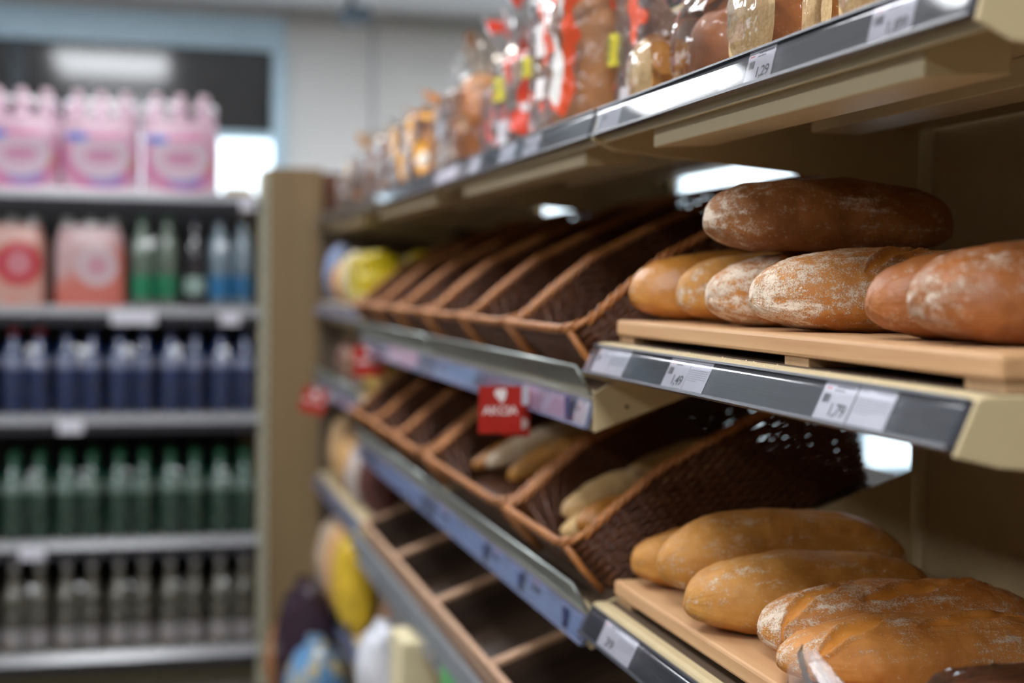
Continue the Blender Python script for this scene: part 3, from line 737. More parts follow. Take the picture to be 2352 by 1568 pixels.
def sticker(parent, x, y, z, w, h, m=None, tm=None, curve=.01, name='sticker'):
    g = MB(); rows = []
    for i in range(7):
        t = i / 6 - .5; rows.append([(x + curve * 4 * t * t, y - w * t, z), (x + curve * 4 * t * t + .002, y - w * t, z + h)])
    g.grid(rows); o = g.build(name, m or yel, parent)
    if tm:
        g = MB()
        for k in range(3):
            g.box(x - .001, x - .0006, y - w * .3, y + w * .3, z + h * (.2 + .25 * k), z + h * (.32 + .25 * k))
        g.build('sticker_print', tm, o)
    return o
TZ = T1
# cut half loaves, cut face towards the aisle
def half_loaf_bag(y, w, hgt, L, label, seed=0, crust=None, x0=.637, nu=50, yaw=0, extra=False, face=True):
    r = thing('bagged_half_loaf', (x0, y, TZ), label, 'bread', 'bagged bread on the top shelf'); m = crust or crust_red
    g = MB(); rows = []; S = Vector((seed * 3.3, 0, seed)); N = 46
    for i in range(nu + 1):
        t = i / nu; q = t if face else 2 * t - 1; R = (1 - abs(q) ** 2.8) ** .5 if abs(q) < 1 else 0; row = []
        for j in range(N):
            a = 2 * PI * j / N; c, s_ = math.cos(a), math.sin(a)
            yy = w / 2 * R * math.copysign(abs(c) ** .85, c); z = hgt * (.45 + (.55 * R * s_ if s_ > 0 else -.45 * abs(s_) ** .6)); p = Vector((t * L, yy, z)); d = 1 + .07 * noise.noise(p * 22 + S) + .03 * noise.noise(p * 60 + S)
            row.append((x0 + .012 + t * L, y + yy * d, TZ + .003 + z * (d if z > hgt * .1 else 1)))
        rows.append(row)
    g.grid(rows, wrap=True)
    if face: g.cur = 1; g.add(rows[0], [tuple(range(N))])
    if extra:
        e = MB(); er = []
        for i in range(31):
            t = i / 30; Rr = (1 - t ** 2.2) ** .5 if t < 1 else 0; row = []
            for j in range(36):
                a = 2 * PI * j / 36; p = Vector((t * .14, .036 * Rr * math.cos(a), .040 * Rr * math.sin(a))); p *= 1 + .12 * noise.noise(p * 30 + S)
                row.append((x0 + .045 + p.x, y - .088 + p.y - t * .02, TZ + .047 + p.z))
            er.append(row)
        e.grid(er, wrap=True); e.cur = 1; e.add(er[0], [tuple(range(36))]); e.build('bread_end', [crust_dark, crumb], r)
    o = g.build('bread', [m, crumb], r); o.data.polygons.foreach_set('use_smooth', [len(p.vertices) == 4 for p in o.data.polygons])
    g = MB(); rows = []; nn = 56
    for i in range(nn + 1):
        t = i / nn; x = x0 + (L + .045) * t; e = min(1, 9 * t, 7 * (1 - t)); k = .55 + .45 * math.sin(PI / 2 * e); row = []
        for j in range(60):
            a = 2 * PI * j / 60; c, s_ = math.cos(a), math.sin(a); p = Vector((x * 11, c, s_)); f = .5 - abs(noise.noise(p * 1.6 + S)) * 1.6 - .7 * abs(noise.noise(p * 3.4 + S))
            yy = (w / 2 + .008 + .008 * f + (.040 if extra and c < 0 else 0)) * k * math.copysign(abs(c) ** .8, c); z = hgt * .5 + .003 + (hgt * .52 + .004 + .008 * f) * k * (s_ if s_ > 0 else -abs(s_) ** .7)
            row.append((x, y + yy, TZ + max(.001, z)))
        rows.append(row)
    g.grid(rows, wrap=True, capends=True).build('plastic_bag', film_clear, r, smooth=True)
    r.rotation_euler = (0, 0, yaw)
    return r
half_loaf_bag(1.485, .115, .125, .24, 'clear-bagged half loaf with pale cut face and dark crust, left of the 1,29 tag', 1, crust_red, yaw=.04, extra=True)
half_loaf_bag(1.215, .110, .095, .22, 'clear-bagged bread near the top edge between the two sharp upper tags', 5, crust_red, yaw=.05)
half_loaf_bag(1.06, .110, .080, .20, 'pale brown bagged bread nearest the camera on the top shelf', 7, crust_gold)
half_loaf_bag(1.670, .135, .118, .22, 'rounded brown bagged loaf left of the half loaf on the top shelf', 3, crust_red, x0=.645, yaw=.15, face=False)
half_loaf_bag(1.850, .090, .090, .18, 'small bagged bread piece with pale oval cut face by the red bags', 4, crust_gold, yaw=.0)
# upper layer lying on those
def sliced_bag(cx, cy, z, w, d, h, label, crust, seed=0, slices=9, fm=None):
    r = thing('bagged_sliced_bread', (cx, cy, z), label, 'bread', 'bagged bread on the top shelf')
    block_bread(cx, cy, z + .004, w, d, h, crust, r, slices, seed)
    g = MB(); rows = []; S = Vector((seed, 3, 1)); nn = 30
    for i in range(nn + 1):
        t = i / nn; y = cy - w / 2 - .015 + (w + .03) * t; e = min(1, 7 * t, 7 * (1 - t)); k = .4 + .6 * e; row = []
        for j in range(40):
            a = 2 * PI * j / 40; c, s = math.cos(a), math.sin(a); f = -abs(noise.noise(Vector((c * 2, y * 22, s * 2)) + S)) + .3
            row.append((cx + (d / 2 + .006 + .006 * f) * k * math.copysign(abs(c) ** .55, c), y, z + h / 2 + .004 + (h / 2 + .006 + .006 * f) * k * math.copysign(abs(s) ** .6, s)))
        rows.append(row)
    g.grid(rows, wrap=True, capends=True).build('plastic_bag', fm or film_clear, r, smooth=True); return r
sliced_bag(.76, 1.78, TZ + .130, .22, .14, .10, 'clear bag of sliced bread lying on top of the bagged loaves', bag_crust, seed=4)
sliced_bag(.79, 1.52, TZ + .135, .20, .14, .10, 'second clear bag of sliced bread on the upper layer', bag_crust_or, seed=6)
# standing printed bags
def standing_bag(cx, cy, w, d, h, hb, fm, crust, label, seed, neck=.72, slices=0, st=None, clip=None, top=1.0, z=TZ, lean=0, lab2=None, cat='bread', group='bagged bread on the top shelf'):
    r = thing('bagged_bread', (cx, cy, z), label, cat, group)
    block_bread(cx, cy, z + .004, w * .86, d * .84, hb, crust, r, slices, seed)
    bag_film(cx, cy, z + .001, w, d, h, fm, r, neck, top, seed, lean)
    if clip: MB().lathe([(w * .075, 0), (w * .085, .006), (w * .075, .012)], 12, cx + lean * h * neck, cy, z + h * neck - .006).build('bag_clip', clip, r)
    if st:
        for (dy, dz, sw, sh, m_, tm_) in st: sticker(r, cx - d / 2 - .007, cy + dy, z + dz, sw, sh, m_, tm_)
    return r
G = 'bagged bread on the top shelf'
standing_bag(.73, 2.31, .27, .20, .36, .28, film_red, bag_crust_or, 'tall orange bread bag with red and white print and a yellow sticker at its left', 11, .86, st=[(.085, .115, .045, .035, yel, yel_t), (-.01, .135, .05, .055, white_ink, None), (-.01, .065, .06, .035, white_ink, None)], clip=orange_c)
standing_bag(.79, 2.07, .20, .18, .34, .25, film_red, bag_crust_dk, 'red and white printed bag behind the small pale-cut piece', 12, .78, st=[(.06, .10, .035, .05, yel, yel_t), (.0, .02, .06, .04, wlabel, None)])
standing_bag(.73, 2.60, .24, .19, .34, .20, film_redder, bag_crust_dk, 'red printed bag with yellow sticker and gathered clear top', 13, .62, st=[(.02, .10, .07, .045, yel, yel_t), (-.02, .01, .08, .05, wlabel, None)], clip=red_sign, top=1.5)
standing_bag(.76, 2.85, .22, .19, .31, .185, film_redder, bag_crust_dk, 'deep red printed bag with smoky twisted top', 14, .60, top=1.5)
standing_bag(.73, 3.09, .25, .20, .29, .215, film_brown, bag_crust, 'brown tinted bread bag beside the red printed ones', 15, .72, top=1.0)
standing_bag(.76, 3.33, .22, .20, .26, .19, film_grey, bag_crust_dk, 'smoky grey and brown bag set back on the shelf', 16, .74)
standing_bag(.73, 3.57, .24, .20, .235, .19, film_gold, bag_crust_or, 'golden yellow printed bag half-way along the shelf', 17, .84)
standing_bag(.73, 3.81, .23, .20, .225, .185, film_gold, bag_crust, 'second golden bag, next to the yellow one', 18, .86)
standing_bag(.73, 4.05, .23, .20, .22, .185, film_brown, bag_crust_dk, 'dark brown bag beyond the golden bags', 19, .84)
standing_bag(.73, 4.29, .23, .20, .215, .18, film_brown, bag_crust, 'light brown bag beyond the dark brown one', 20, .84)
standing_bag(.73, 4.53, .23, .20, .22, .18, film_brown, bag_crust_dk, 'blurred brown bag near the shelf end', 21, .84)
standing_bag(.72, 4.76, .18, .16, .24, .14, film_gold, bag_crust, 'pale bag with yellowish top near the shelf end', 22, .74)
standing_bag(.72, 4.98, .18, .16, .18, .13, film_grey, bag_crust_dk, 'greyish bag standing last on the top shelf beside the end panel', 23, .74)
tag(MB().box(.80, 1.08, 4.5, 5.1, 1.746, 1.93).build('carton', plain('dark_red_brown_carton', (.16, .05, .035), .6), off=(.94, 4.8, 1.746), bevel=.004), 'dark red-brown carton behind the last bags on the top shelf', 'box')

# ------------------------------------------------------------------ contents of the lower baskets
def on_floor(x): return 1.041 + .365 * (x - .6) + .0185
GR = 'rolls and baguettes in the lower baskets'
def roll_in(x, y, L, Wd, H, m, label, yaw, seed, dz=0, flour=.1, sl=()):
    return loaf('bread_roll', L, Wd, H, m, label, (x, y, on_floor(x) + dz), yaw, SL, 0, seed, flour, 0, sl, n=(60, 44), cat='bread roll', group=GR)
roll_in(.735, 2.215, .16, .065, .05, crust_pale, 'short pale roll with pointed end in the nearest lower basket', .1, 31, .028)
roll_in(.700, 2.105, .11, .06, .042, crust_gloss, 'small orange-brown roll at the front right of the nearest lower basket', .2, 32, .03)
roll_in(.700, 2.165, .12, .055, .035, crust_pale, 'half-hidden pale roll at the basket front', -.2, 33, .012)
roll_in(.88, 2.17, .20, .07, .05, crust_pale, 'long yellowish roll towards the back of the nearest lower basket', .05, 34, .03)
roll_in(.86, 2.25, .18, .06, .045, crust_pale, 'pale baguette piece against the far side of the nearest lower basket', .0, 35, .03)
roll_in(.84, 2.62, .36, .065, .055, crust_gold, 'long straight baguette nearest the camera in the double-width lower basket', .03, 36, .025)
roll_in(.83, 2.75, .36, .065, .055, crust_pale, 'floured pale baguette in the middle of the double-width lower basket', -.03, 37, .035, .6)
roll_in(.80, 2.88, .30, .055, .045, crust_gloss, 'orange baguette at the far side of the double-width lower basket', .02, 38, .02)
roll_in(.78, 3.62, .22, .06, .045, crust_red, 'brown roll in the basket beyond the white paper bag', .1, 39)
roll_in(.72, 3.55, .14, .055, .045, crust_gloss, 'small orange roll in the basket beyond the white paper bag', -.3, 40)
r = thing('paper_bag', (.8, 3.22, on_floor(.8)), 'crumpled white paper bag in the basket beyond the baguettes', 'bag')
g = MB(); rows = []
for i in range(13):
    t = i / 12; row = []
    for j in range(20):
        a = 2 * PI * j / 20; k = math.sin(PI * (.08 + .84 * t)) ** .4; f = 1 + .15 * noise.noise(Vector((t * 6, math.cos(a) * 2, math.sin(a) * 2)))
        x = .66 + .30 * t; row.append((x, 3.22 + .055 * k * f * math.cos(a), on_floor(x) + .032 + .026 * k * f * math.sin(a)))
    rows.append(row)
g.grid(rows, wrap=True, capends=True).build('paper', plain('white_bag_paper', (.62, .60, .64), .7), r)

# ------------------------------------------------------------------ wooden crates
CW = .495
def make_crate():
    r = thing('wooden_crate', (0, 0, 0), 'x', 'crate', 'wooden crates on the low sloping shelf'); D = .47; h = .10; t = .011
    MB().box(0, t, -CW / 2, CW / 2, 0, h).build('front_board', crate_wood, r, bevel=.002)
    MB().box(D - t, D, -CW / 2, CW / 2, 0, h).build('back_board', crate_wood, r, bevel=.002)
    for s in (-1, 1): MB().box(t, D - t, s * (CW / 2 - t / 2) - t / 2, s * (CW / 2 - t / 2) + t / 2, 0, h).build('side_board', crate_wood, r, bevel=.002)
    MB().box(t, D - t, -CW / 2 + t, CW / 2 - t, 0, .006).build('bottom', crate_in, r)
    for q in (-1, 1): MB().box(t + .001, D - t - .001, q * (CW / 2 - t - .002) - .0015, q * (CW / 2 - t - .002) + .0015, .006, h - .008).build('liner', crate_in, r)  # thin dark sheets paint the shade on the inner board faces
    MB().box(D - t - .004, D - t - .001, -CW / 2 + t + .004, CW / 2 - t - .004, .006, h - .008).build('liner', crate_in, r)  # same thin dark sheet, paints the shade on the end board
    return r
c0 = make_crate(); used = False
cr_names = ['nearest, at the bottom edge of the picture', 'second from the camera', 'third from the camera', 'farthest, below the pale shelf side']
for y, n in zip((2.14, 2.64, 3.14, 3.64), cr_names):
    c = c0 if not used else copy_tree(c0); used = True
    c.location = (.605, y, .7425); c.rotation_euler = (0, SL, 0); c['label'] = 'empty pale wooden crate, ' + n

# below the crates -----------------------------------------------------------------------
def pillow(name, cx, cy, z, w, d, h, m, label, cat='bread bag', group=None, seed=0, sub=None, lean=0, e=.7):
    g = MB(); rows = []; S = Vector((seed * 2.2, seed, 0))
    for i in range(21):
        t = i / 20; k = min(1, math.sin(PI * (.04 + .92 * t)) ** (.45 if e > .5 else .15)); row = []
        for j in range(28):
            a = 2 * PI * j / 28; c, s = math.cos(a), math.sin(a); f = 1 + .10 * noise.noise(Vector((c * 1.5, s * 1.5, t * 4)) + S)
            kd = k if .05 < t < .95 else .3
            row.append((cx + d / 2 * kd * f * math.copysign(abs(c) ** e, c) + lean * t * h, cy + w / 2 * (.85 + .15 * k) * f * math.copysign(abs(s) ** e, s), z + h * t))
        rows.append(row)
    g.grid(rows, wrap=True, capends=True); o = g.build(name, m, off=(cx, cy, z), smooth=True)
    return tag(o, label, cat, group)
pillow('flour_bag', .56, 3.42, .401, .16, .13, .26, plain('white_plastic_bag', (.62, .63, .68), .35, bump=.1), 'bright white bag standing below the wooden crates', 'bag', seed=3)
r = thing('cream_carton', (.60, 3.16, .40), 'cream carton with brown edge below the wooden crates', 'box')
MB().box(.545, .65, 3.08, 3.24, .401, .70).build('carton_body', plain('cream_card', (.66, .58, .36), .6), r, bevel=.003)
MB().box(.651, .668, 3.08, 3.24, .401, .69).build('carton_side', plain('brown_card', (.26, .13, .06), .6), r)
tag(MB().box(.5705, .5715, 2.60, 2.78, .69, .732).build('green_label', plain('green_card', (.10, .36, .12), .5), off=(.571, 2.7, .69)), 'green and white label on the crate shelf front', 'label')
for i, (y, w, col, hh, lab) in enumerate(((3.70, .15, (.30, .27, .25), .28, 'grey-brown packet below the farther crates'), (3.90, .14, (.36, .20, .12), .27, 'reddish brown packet beside the grey-brown one below the crates'), (2.75, .16, (.30, .26, .22), .26, 'dull brown packet right of the cream carton'), (2.5, .16, (.20, .16, .14), .25, 'dark brown packet second right of the cream carton'))):
    pillow('bread_packet', .68, y, .401, w, .12, hh, plain('packet_%d' % i, col, .4, var=.3, scale=12), lab, 'packet', seed=30 + i)

# ------------------------------------------------------------------ far bay goods
ylw = print_mat('yellow_pack_print', (.50, .38, .01), [((.70, .62, .30), 9, .64), ((.35, .22, .02), 14, .66)], .25)
for i, (x, y, lab) in enumerate(((.66, 4.20, 'front yellow pack at the left of the far small shelf'), (.66, 4.38, 'second yellow pack, behind the front one'), (.79, 4.20, 'yellow pack deeper on the far small shelf'), (.92, 4.22, 'dimly seen yellow pack at the back of the far small shelf'))):
    pillow('yellow_pack', x, y, 1.426, .15, .12, .165, ylw, lab, 'packet', 'yellow packs on the far small shelf', 40 + i, e=.3)
pk = [('blue_pack', .645, 4.92, (.20, .26, .42), .20, 'blue-grey packet next to the end panel on the far small shelf'), ('orange_pack', .65, 4.74, (.60, .27, .05), .15, 'orange packet between the blue-grey and cream ones'), ('cream_pack', .65, 4.57, (.60, .50, .30), .17, 'cream packet left of the yellow packs')]
for i, (n, x, y, c, h, lab) in enumerate(pk): pillow(n, x, y, 1.426, .14, .12, h, plain(n + '_print', c, .3, var=.3, scale=14), lab, 'packet', 'packets on the far small shelf', 50 + i)
for i, (y, c, h, lab) in enumerate(((4.25, (.60, .42, .10), .13, 'yellowish bread bag at the near end of the fenced far shelf'), (4.45, (.62, .50, .50), .14, 'pinkish white bread bag on the fenced far shelf'), (4.67, (.52, .30, .18), .16, 'orange-brown bread bag on the fenced far shelf'), (4.89, (.50, .26, .20), .18, 'reddish bread bag on the fenced far shelf'))):
    rr_ = thing('bagged_bread', (.69, y, 1.156), lab, 'bread', 'bread bags on the fenced far shelf'); block_bread(.69, y, 1.158, .15, .13, h * .75, plain('far_bread_%d' % i, c, .5, var=.3, scale=16), rr_, 0, i); bag_film(.69, y, 1.157, .17, .15, h, film_clear, rr_, .85, 1, i)
for i, (x, y, c, h, lab) in enumerate(((.67, 4.20, (.10, .035, .03), .20, 'dark red packet at the near end above the pale shelf side'), (.80, 4.20, (.03, .035, .06), .19, 'navy packet above the pale shelf side'), (.93, 4.22, (.14, .06, .045), .19, 'dark brown packet at the back above the pale shelf side'), (.66, 4.42, (.45, .38, .34), .19, 'whitish bread bag on the low far shelf'), (.66, 4.63, (.52, .30, .12), .20, 'orange bread bag on the low far shelf'), (.66, 4.86, (.50, .32, .16), .24, 'tan bread bag at the far end of the low far shelf'))):
    pillow('bread_packet', x, y, .801, .17, .125, h, plain('lowfar_%d' % i, c, .3, var=.35, scale=14), lab, 'packet', 'packets on the low far shelf', 60 + i)
for i, (x, y, z, c, h, lab) in enumerate(((.62, 4.35, .421, (.60, .40, .03), .30, 'tall yellow bread bag on the bottom far shelf'), (.62, 4.56, .421, (.62, .36, .16), .30, 'orange bread bag beside the tall yellow one'), (.62, 4.80, .421, (.50, .38, .28), .27, 'beige bread bag at the far end of the bottom shelf'))):
    pillow('bread_packet', x, y, z, .18, .14, h, plain('bottomfar_%d' % i, c, .3, var=.3, scale=12), lab, 'packet', 'packets on the bottom far shelf', 70 + i)
bl = print_mat('blue_yellow_print', (.12, .28, .50), [((.50, .42, .22), 12, .52), ((.5, .55, .6), 16, .62)], .3)
flat = flat_shelf('pack_shelf', .16, BAYS[3] - .0, BAYS[4], 'floor-level far shelf below the dark bags', rm=railblue_m)
pillow('bread_packet', .50, 4.30, .001, .26, .20, .40, bl, 'blue and yellow printed bag standing on the floor by the shelf', 'packet', seed=81)
pillow('bread_packet', .50, 4.62, .001, .26, .20, .52, plain('dark_purple_bag', (.035, .018, .03), .25, var=.4, scale=8), 'dark purple bag standing behind the blue and yellow one', 'packet', seed=82)
pillow('bread_packet', .47, 4.92, .001, .20, .16, .33, plain('rust_bag', (.36, .16, .06), .35, var=.4, scale=8), 'rust-brown bag on the floor beside the end panel', 'packet', seed=83)

# ------------------------------------------------------------------ wooden end panel
r = thing('end_panel', (.50, 5.3, 0), 'tall oak-coloured end panel with cream upright between drinks and bread', 'panel')
MB().box(.425, .62, 5.29, 5.90, 0, 1.915).build('wood_panel', oak_panel, r, bevel=.003)
u = MB().box(.391, .424, 5.28, 5.33, 0, 1.905); u.build('upright', plain('cream_green_upright', (.46, .44, .33), .5), r, bevel=.002)
for k in range(36): MB().box(.404, .412, 5.2785, 5.2801, .05 + .05 * k, .075 + .05 * k).build('slot', dark_panel, r)
MB().box(.615, .74, 5.42, 5.5, 1.55, 1.91).build('brown_corner_board', plain('red_brown_board', (.20, .085, .05), .6), r)

# ================================================================== DRINKS SHELVING
SX0, SX1, SY = -2.6, .39, 5.30
r = thing('drinks_shelving_unit', (-1.0, 5.9, 0), 'dark back panel and uprights of the drinks shelving', 'shelving frame')
MB().box(SX0, .424, 5.86, 5.88, 0, 1.80).build('back_panel', blackish, r)
MB().box(.391, .397, 5.33, 5.86, 0, 1.80).build('side_panel', cream_dull, r)
for x in (-2.6, -1.3, .36): MB().box(x, x + .03, 5.82, 5.86, 0, 1.82).build('upright', cream, r)
MB().box(SX0, SX1, 5.40, 5.86, 0, .08).build('base', plain('olive_base', (.22, .19, .11), .6), r)
bz = [1.812, 1.398, 1.010, .560, .152]
wh = ['top drinks shelf carrying the pink packs', 'second drinks shelf carrying red packs and large bottles', 'third drinks shelf carrying the dark blue bottles', 'fourth drinks shelf carrying the green bottles', 'bottom drinks shelf carrying the clear label bottles']
drail = plain('dark_rail', (.03, .03, .038), .35, var=.1, spec=.4)
deckm = plain('drinks_deck', (.42, .40, .33), .5)
for z, t in zip(bz, wh):
    r = thing('drinks_shelf', (-1, SY, z), 'grey-edged ' + t, 'shelf', 'drinks shelves')
    MB().box(SX0, SX1 - .001, SY, 5.815, z - .02, z).build('deck', deckm, r)
    lip = MB()
    poly = [(5.300, z), (5.296, z + .003), (5.290, z - .004), (5.272, z - .030), (5.276, z - .064), (5.284, z - .064), (5.302, z - .02)]
    lip.add([(SX0, y, q) for y, q in poly] + [(SX1, y, q) for y, q in poly], [tuple(range(7)), tuple(range(13, 6, -1))] + [(i, (i + 1) % 7, (i + 1) % 7 + 7, i + 7)[::-1] for i in range(7)])
    lip.mi = [0, 0] + [0, 0, 0, 1, 1, 1, 0]
    lip.build('shelf_edge', [plain('light_grey_edge', (.30, .30, .32), .22, spec=.7), drail], r)
def shelf_tag(x, z, w, lab):
    r = MB(); r.box(x - w / 2, x + w / 2, 5.266, 5.269, z - .062, z - .012); tag(r.build('shelf_label', paper, off=(x, 5.267, z - .04)), lab, 'price tag', 'labels on the drinks shelves')
shelf_tag(-.055, 1.398, .155, 'wide white label on the second drinks shelf edge'); shelf_tag(.285, 1.398, .07, 'small white label on the second drinks shelf next to the end panel')
shelf_tag(-.27, 1.010, .085, 'white label on the edge under the blue bottles'); shelf_tag(-.40, .560, .085, 'white label on the edge under the green bottles')
shelf_tag(.345, 1.812, .05, 'pale label at the right end of the top drinks shelf')

def bottle_prof(R, H, neck=.014, sh=.66):
    P = [(R * .80, 0), (R * .97, .006), (R, .02), (R, H * .30), (R * .94, H * .33), (R * .94, H * .36), (R, H * .39), (R, H * .56), (R * .96, H * sh - .02), (R * .82, H * (sh + .06)), (R * .58, H * (sh + .14)), (R * .40, H * (sh + .19)), (neck, H * .90), (neck, H * .945)]
    return P
def add_bottle(parent, x, y, z, R, H, body, capm, bandm=None, lz=(.38, .58), name='bottle', n=16, sh=.66):
    g = MB().lathe(bottle_prof(R, H, sh=sh), n, x, y, z); o = g.build(name, body, parent, smooth=True)
    MB().lathe([(.0155, H * .93), (.016, H * .935), (.016, H * .995), (.014, H)], 12, x, y, z).build('cap', capm, o)
    if bandm: MB().lathe([(R * 1.004, H * lz[0]), (R * 1.006, H * lz[0] + .002), (R * 1.006, H * lz[1]), (R * 1.004, H * lz[1] + .001)], n, x, y, z).build('label_or_glint_band', bandm, o, smooth=True)  # printed label; on the blue and green rows a painted glint
    return o
def pack_film(parent, x0, x1, y0, y1, z, h, m, name='film', taper=.012):
    g = MB(); rows = []
    for i in range(13):
        t = i / 12; k = 0 if t < .72 else ((t - .72) / .28) ** 1.5 * taper; row = []
        cx, cy, a_, b_ = (x0 + x1) / 2, (y0 + y1) / 2, (x1 - x0) / 2 - k, (y1 - y0) / 2 - k
        for j in range(36):
            a = 2 * PI * j / 36; c, s = math.cos(a), math.sin(a); f = .003 * noise.noise(Vector((c * 3, s * 3, t * 5 + x0 * 9)))
            row.append((cx + (a_ + f) * math.copysign(abs(c) ** .3, c), cy + (b_ + f) * math.copysign(abs(s) ** .3, s), z + .002 + h * t))
        rows.append(row)
    g.grid(rows, wrap=True, capends=False).build(name, m, parent, smooth=True)
pinkcap = plain('pale_pink_cap', (.75, .55, .62), .3); bluecap = plain('navy_cap', (.02, .03, .08), .3); greencap = plain('green_cap', (.02, .12, .06), .3); whitecap = plain('white_cap', (.6, .6, .62), .3); redcap = plain('red_cap', (.45, .03, .03), .3)
pinkbody = glass_tint('pink_bottle', (.55, .36, .45)); bluebody = glass_tint('dark_blue_bottle', (.012, .040, .15)); greenbody = glass_tint('dark_green_bottle', (.006, .075, .045)); palebody = glass_tint('pale_olive_bottle', (.13, .12, .085)); clearg = glass_tint('pale_green_bottle', (.16, .22, .17)); darkb = glass_tint('near_black_bottle', (.03, .028, .035)); clearb = glass_tint('pale_blue_bottle', (.22, .30, .36))
# pink packs
def pink_print():
    s = NT('pink_pack_print'); gc = s.n('ShaderNodeTexCoord').outputs['Generated']; sep = s.n('ShaderNodeSeparateXYZ', {0: gc}); X, Z = sep.outputs[0], sep.outputs[2]
    c = s.mix(s.noise(s.coord(), 12), (.60, .36, .47), (.72, .50, .60))
    def disc(cx, cz, rx, rz, soft=.15):
        a = s.math('DIVIDE', s.math('SUBTRACT', X, cx), rx); b = s.math('DIVIDE', s.math('SUBTRACT', Z, cz), rz)
        d = s.math('SQRT', s.math('ADD', s.math('MULTIPLY', a, a), s.math('MULTIPLY', b, b))); return s.ramp(s.math('MULTIPLY', d, .5), [(.5 - soft, 1.), (.5, 0.)])
    c = s.mix(s.math('MULTIPLY', disc(.5, .42, .50, .46, .04), .9), c, (.62, .16, .36))
    c = s.mix(disc(.56, .16, .26, .12), c, (.25, .20, .55))
    c = s.mix(disc(.86, .40, .09, .16), c, (.50, .17, .13))
    c = s.mix(disc(.5, .50, .40, .36, .04), c, (.66, .50, .60))
    c = s.mix(disc(.5, .46, .26, .12), c, (.60, .26, .42))
    c = s.mix(disc(.52, .74, .34, .06), c, (.68, .18, .38))
    c = s.mix(disc(.20, .72, .17, .07), c, (.04, .15, .60))
    s.set(col=c, rough=.3, spec=.6); return s.m
PP = pink_print()
pink_film_x = [(-.299, -.037), (-.026, .244), (-.575, -.310), (-.850, -.585)]
labs = ['middle pink-wrapped pack of bottles on the top drinks shelf', 'rightmost pink-wrapped pack, beside the bright window', 'pink-wrapped pack at the left edge of the picture', 'pink-wrapped pack just beyond the left edge of the picture']
p0 = None
for (a, b), lab in zip(pink_film_x, labs):
    cx = (a + b) / 2
    if p0 is None:
        p0 = thing('water_pack', (cx, 5.40, bz[0]), lab, 'drinks pack', 'pink six packs on the top drinks shelf')
        for i in range(3):
            for j in range(2): add_bottle(p0, cx + (i - 1) * .084, 5.355 + j * .086, bz[0] + .002, .0415, .355, pinkbody, pinkcap)
        pack_film(p0, cx - .1365, cx + .1365, 5.31, 5.487, bz[0], .262, PP, 'printed_film')
        pack_film(p0, cx - .128, cx + .128, 5.316, 5.48, bz[0] + .262, .07, film_soft, 'clear_film', .05)
    else: dup(p0, (cx, 5.40, bz[0]), lab)
tag(MB().box(.27, .37, 5.36, 5.5, bz[0] + .001, bz[0] + .03).build('tan_tray', plain('tan_card', (.50, .38, .18), .6), off=(.32, 5.4, bz[0])), 'small tan tray at the right end of the top drinks shelf', 'tray')
# red packs
def circ_print(name, base, base2, cx, cz, rr1, ring, inner, extra=None):
    s = NT(name); gc = s.n('ShaderNodeTexCoord').outputs['Generated']; sep = s.n('ShaderNodeSeparateXYZ', {0: gc}); X, Z = sep.outputs[0], sep.outputs[2]
    v = s.coord(); c = s.mix(s.ramp(s.noise(v, 40, 3), [(.4, 0.), (.6, 1.)]), base, base2)
    a = s.math('DIVIDE', s.math('SUBTRACT', X, cx), rr1); b = s.math('DIVIDE', s.math('SUBTRACT', Z, cz), rr1 * .85)
    d = s.math('SQRT', s.math('ADD', s.math('MULTIPLY', a, a), s.math('MULTIPLY', b, b)))
    if extra: c = s.mix(s.ramp(s.math('ADD', s.math('MULTIPLY', X, .5), s.math('SUBTRACT', .75, Z)), [(.35, 0.), (.6, 1.)]), c, extra)
    c = s.mix(s.ramp(d, [(.93, 1.), (1., 0.)]), c, ring); c = s.mix(s.ramp(d, [(.50, 1.), (.60, 0.)]), c, inner)
    s.set(col=c, rough=.3); return s.m
RP = circ_print('red_circle_print', (.55, .36, .32), (.62, .26, .20), .62, .52, .33, (.50, .012, .03), (.60, .22, .26)); RP2 = circ_print('pale_red_print', (.60, .44, .46), (.58, .34, .34), .60, .50, .30, (.62, .50, .54), (.58, .30, .36), (.60, .17, .13))
for (a, b, m, lab) in ((-.60, -.355, RP, 'pack with a large red circle print at the left edge of the second drinks shelf'), (-.330, -.082, RP2, 'pale red and white printed pack right of the red circle pack')):
    cx = (a + b) / 2; r = thing('drinks_pack', (cx, 5.4, bz[1]), lab, 'drinks pack', 'printed packs on the second drinks shelf')
    for i in range(3):
        for j in range(2): add_bottle(r, cx + (i - 1) * .08, 5.355 + j * .086, bz[1] + .002, .0395, .315, clearg, whitecap)
    pack_film(r, a + .002, b - .002, 5.31, 5.487, bz[1], .285, m, 'printed_film', .02); pack_film(r, a + .01, b - .01, 5.318, 5.48, bz[1] + .285, .03, film_soft, 'clear_film', .04)
gl_lab = plain('bright_green_label', (.0, .26, .12), .35); bl_lab = plain('bright_blue_label', (.01, .19, .42), .35); tl_lab = plain('pale_teal_label', (.30, .42, .38), .4)
def two_pack(x0, w, z, R, H, body, capm, bandm, lab, group, lz=(.10, .34), deep=3, name='bottle_pack', sh=.66, film=True):
    r = thing(name, (x0 + w / 2, 5.36, z), lab, 'drinks pack', group)
    for i in range(2):
        for j in range(deep): add_bottle(r, x0 + w * (.25 + .5 * i), 5.352 + j * 2.05 * R, z + .002, R, H, body, capm, bandm, lz, sh=sh)
    if film: pack_film(r, x0 + .001, x0 + w - .001, 5.352 - R - .004, 5.352 + (deep - 1) * 2.05 * R + R + .004, z, H * .80, film_soft, 'film', .02)
    return r
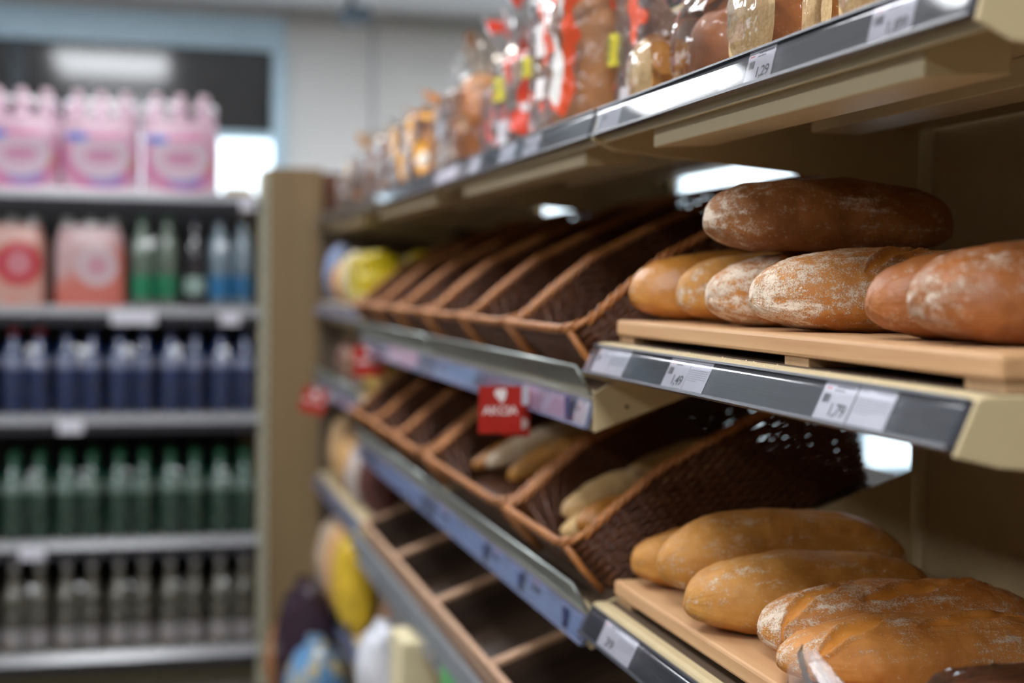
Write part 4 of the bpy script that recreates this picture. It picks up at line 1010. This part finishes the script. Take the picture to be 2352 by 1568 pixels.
two_pack(-.070, .180, bz[1], .0435, .33, clearg, greencap, gl_lab, 'clear-wrapped pack of pale green bottles with bright green labels', 'bottle packs on the second drinks shelf')
r = thing('bottle', (.163, 5.35, bz[1]), 'single near-black bottle with pale label between the green and blue packs', 'bottle'); add_bottle(r, .163, 5.352, bz[1] + .002, .040, .33, darkb, bluecap, tl_lab, (.14, .32), name='bottle_body')
two_pack(.207, .172, bz[1], .0415, .33, clearb, bluecap, bl_lab, 'clear-wrapped pack of pale blue bottles with bright blue labels beside the end panel', 'bottle packs on the second drinks shelf')
# blue, green rows in packs of 2 x 3
def row_packs(z, xs, R, H, body, capm, group, word, bandm=None, lz=(.38, .58), sh=.66, redcaps=0):
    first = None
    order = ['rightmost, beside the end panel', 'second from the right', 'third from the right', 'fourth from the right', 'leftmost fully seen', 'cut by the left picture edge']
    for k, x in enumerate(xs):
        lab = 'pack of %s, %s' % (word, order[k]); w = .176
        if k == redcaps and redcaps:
            two_pack(x - w / 2, w, z, R, H, body, redcap, bandm, lab + ', dull red caps', group, lz, sh=sh)
        elif first is None: first = two_pack(x - w / 2, w, z, R, H, body, capm, bandm, lab, group, lz, sh=sh)
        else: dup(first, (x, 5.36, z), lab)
row_packs(bz[2], [.302, .122, -.060, -.242, -.424, -.606], .0420, .305, bluebody, bluecap, 'dark blue bottle packs on the third drinks shelf', 'dark blue bottles', bandm=plain('pale_blue_lamp_glint', (.30, .33, .46), .35), lz=(.54, .66), redcaps=4)  # pale shoulder band paints the lamps' reflection on the blue bottles
row_packs(bz[3], [.302, .122, -.060, -.242, -.424, -.606], .0420, .305, greenbody, greencap, 'dark green bottle packs on the fourth drinks shelf', 'dark green bottles', bandm=plain('pale_green_lamp_glint', (.24, .33, .29), .35), lz=(.54, .66))  # same painted lamp glint on the green shoulders
wl = print_mat('white_orange_label', (.58, .56, .58), [((.50, .26, .10), 30, .60)], .4)
row_packs(bz[4], [.302, .122, -.060, -.242, -.424, -.606], .0415, .315, palebody, whitecap, 'pale bottle packs on the bottom drinks shelf', 'pale slim-necked bottles with white labels', bandm=wl, lz=(.06, .26), sh=.60)
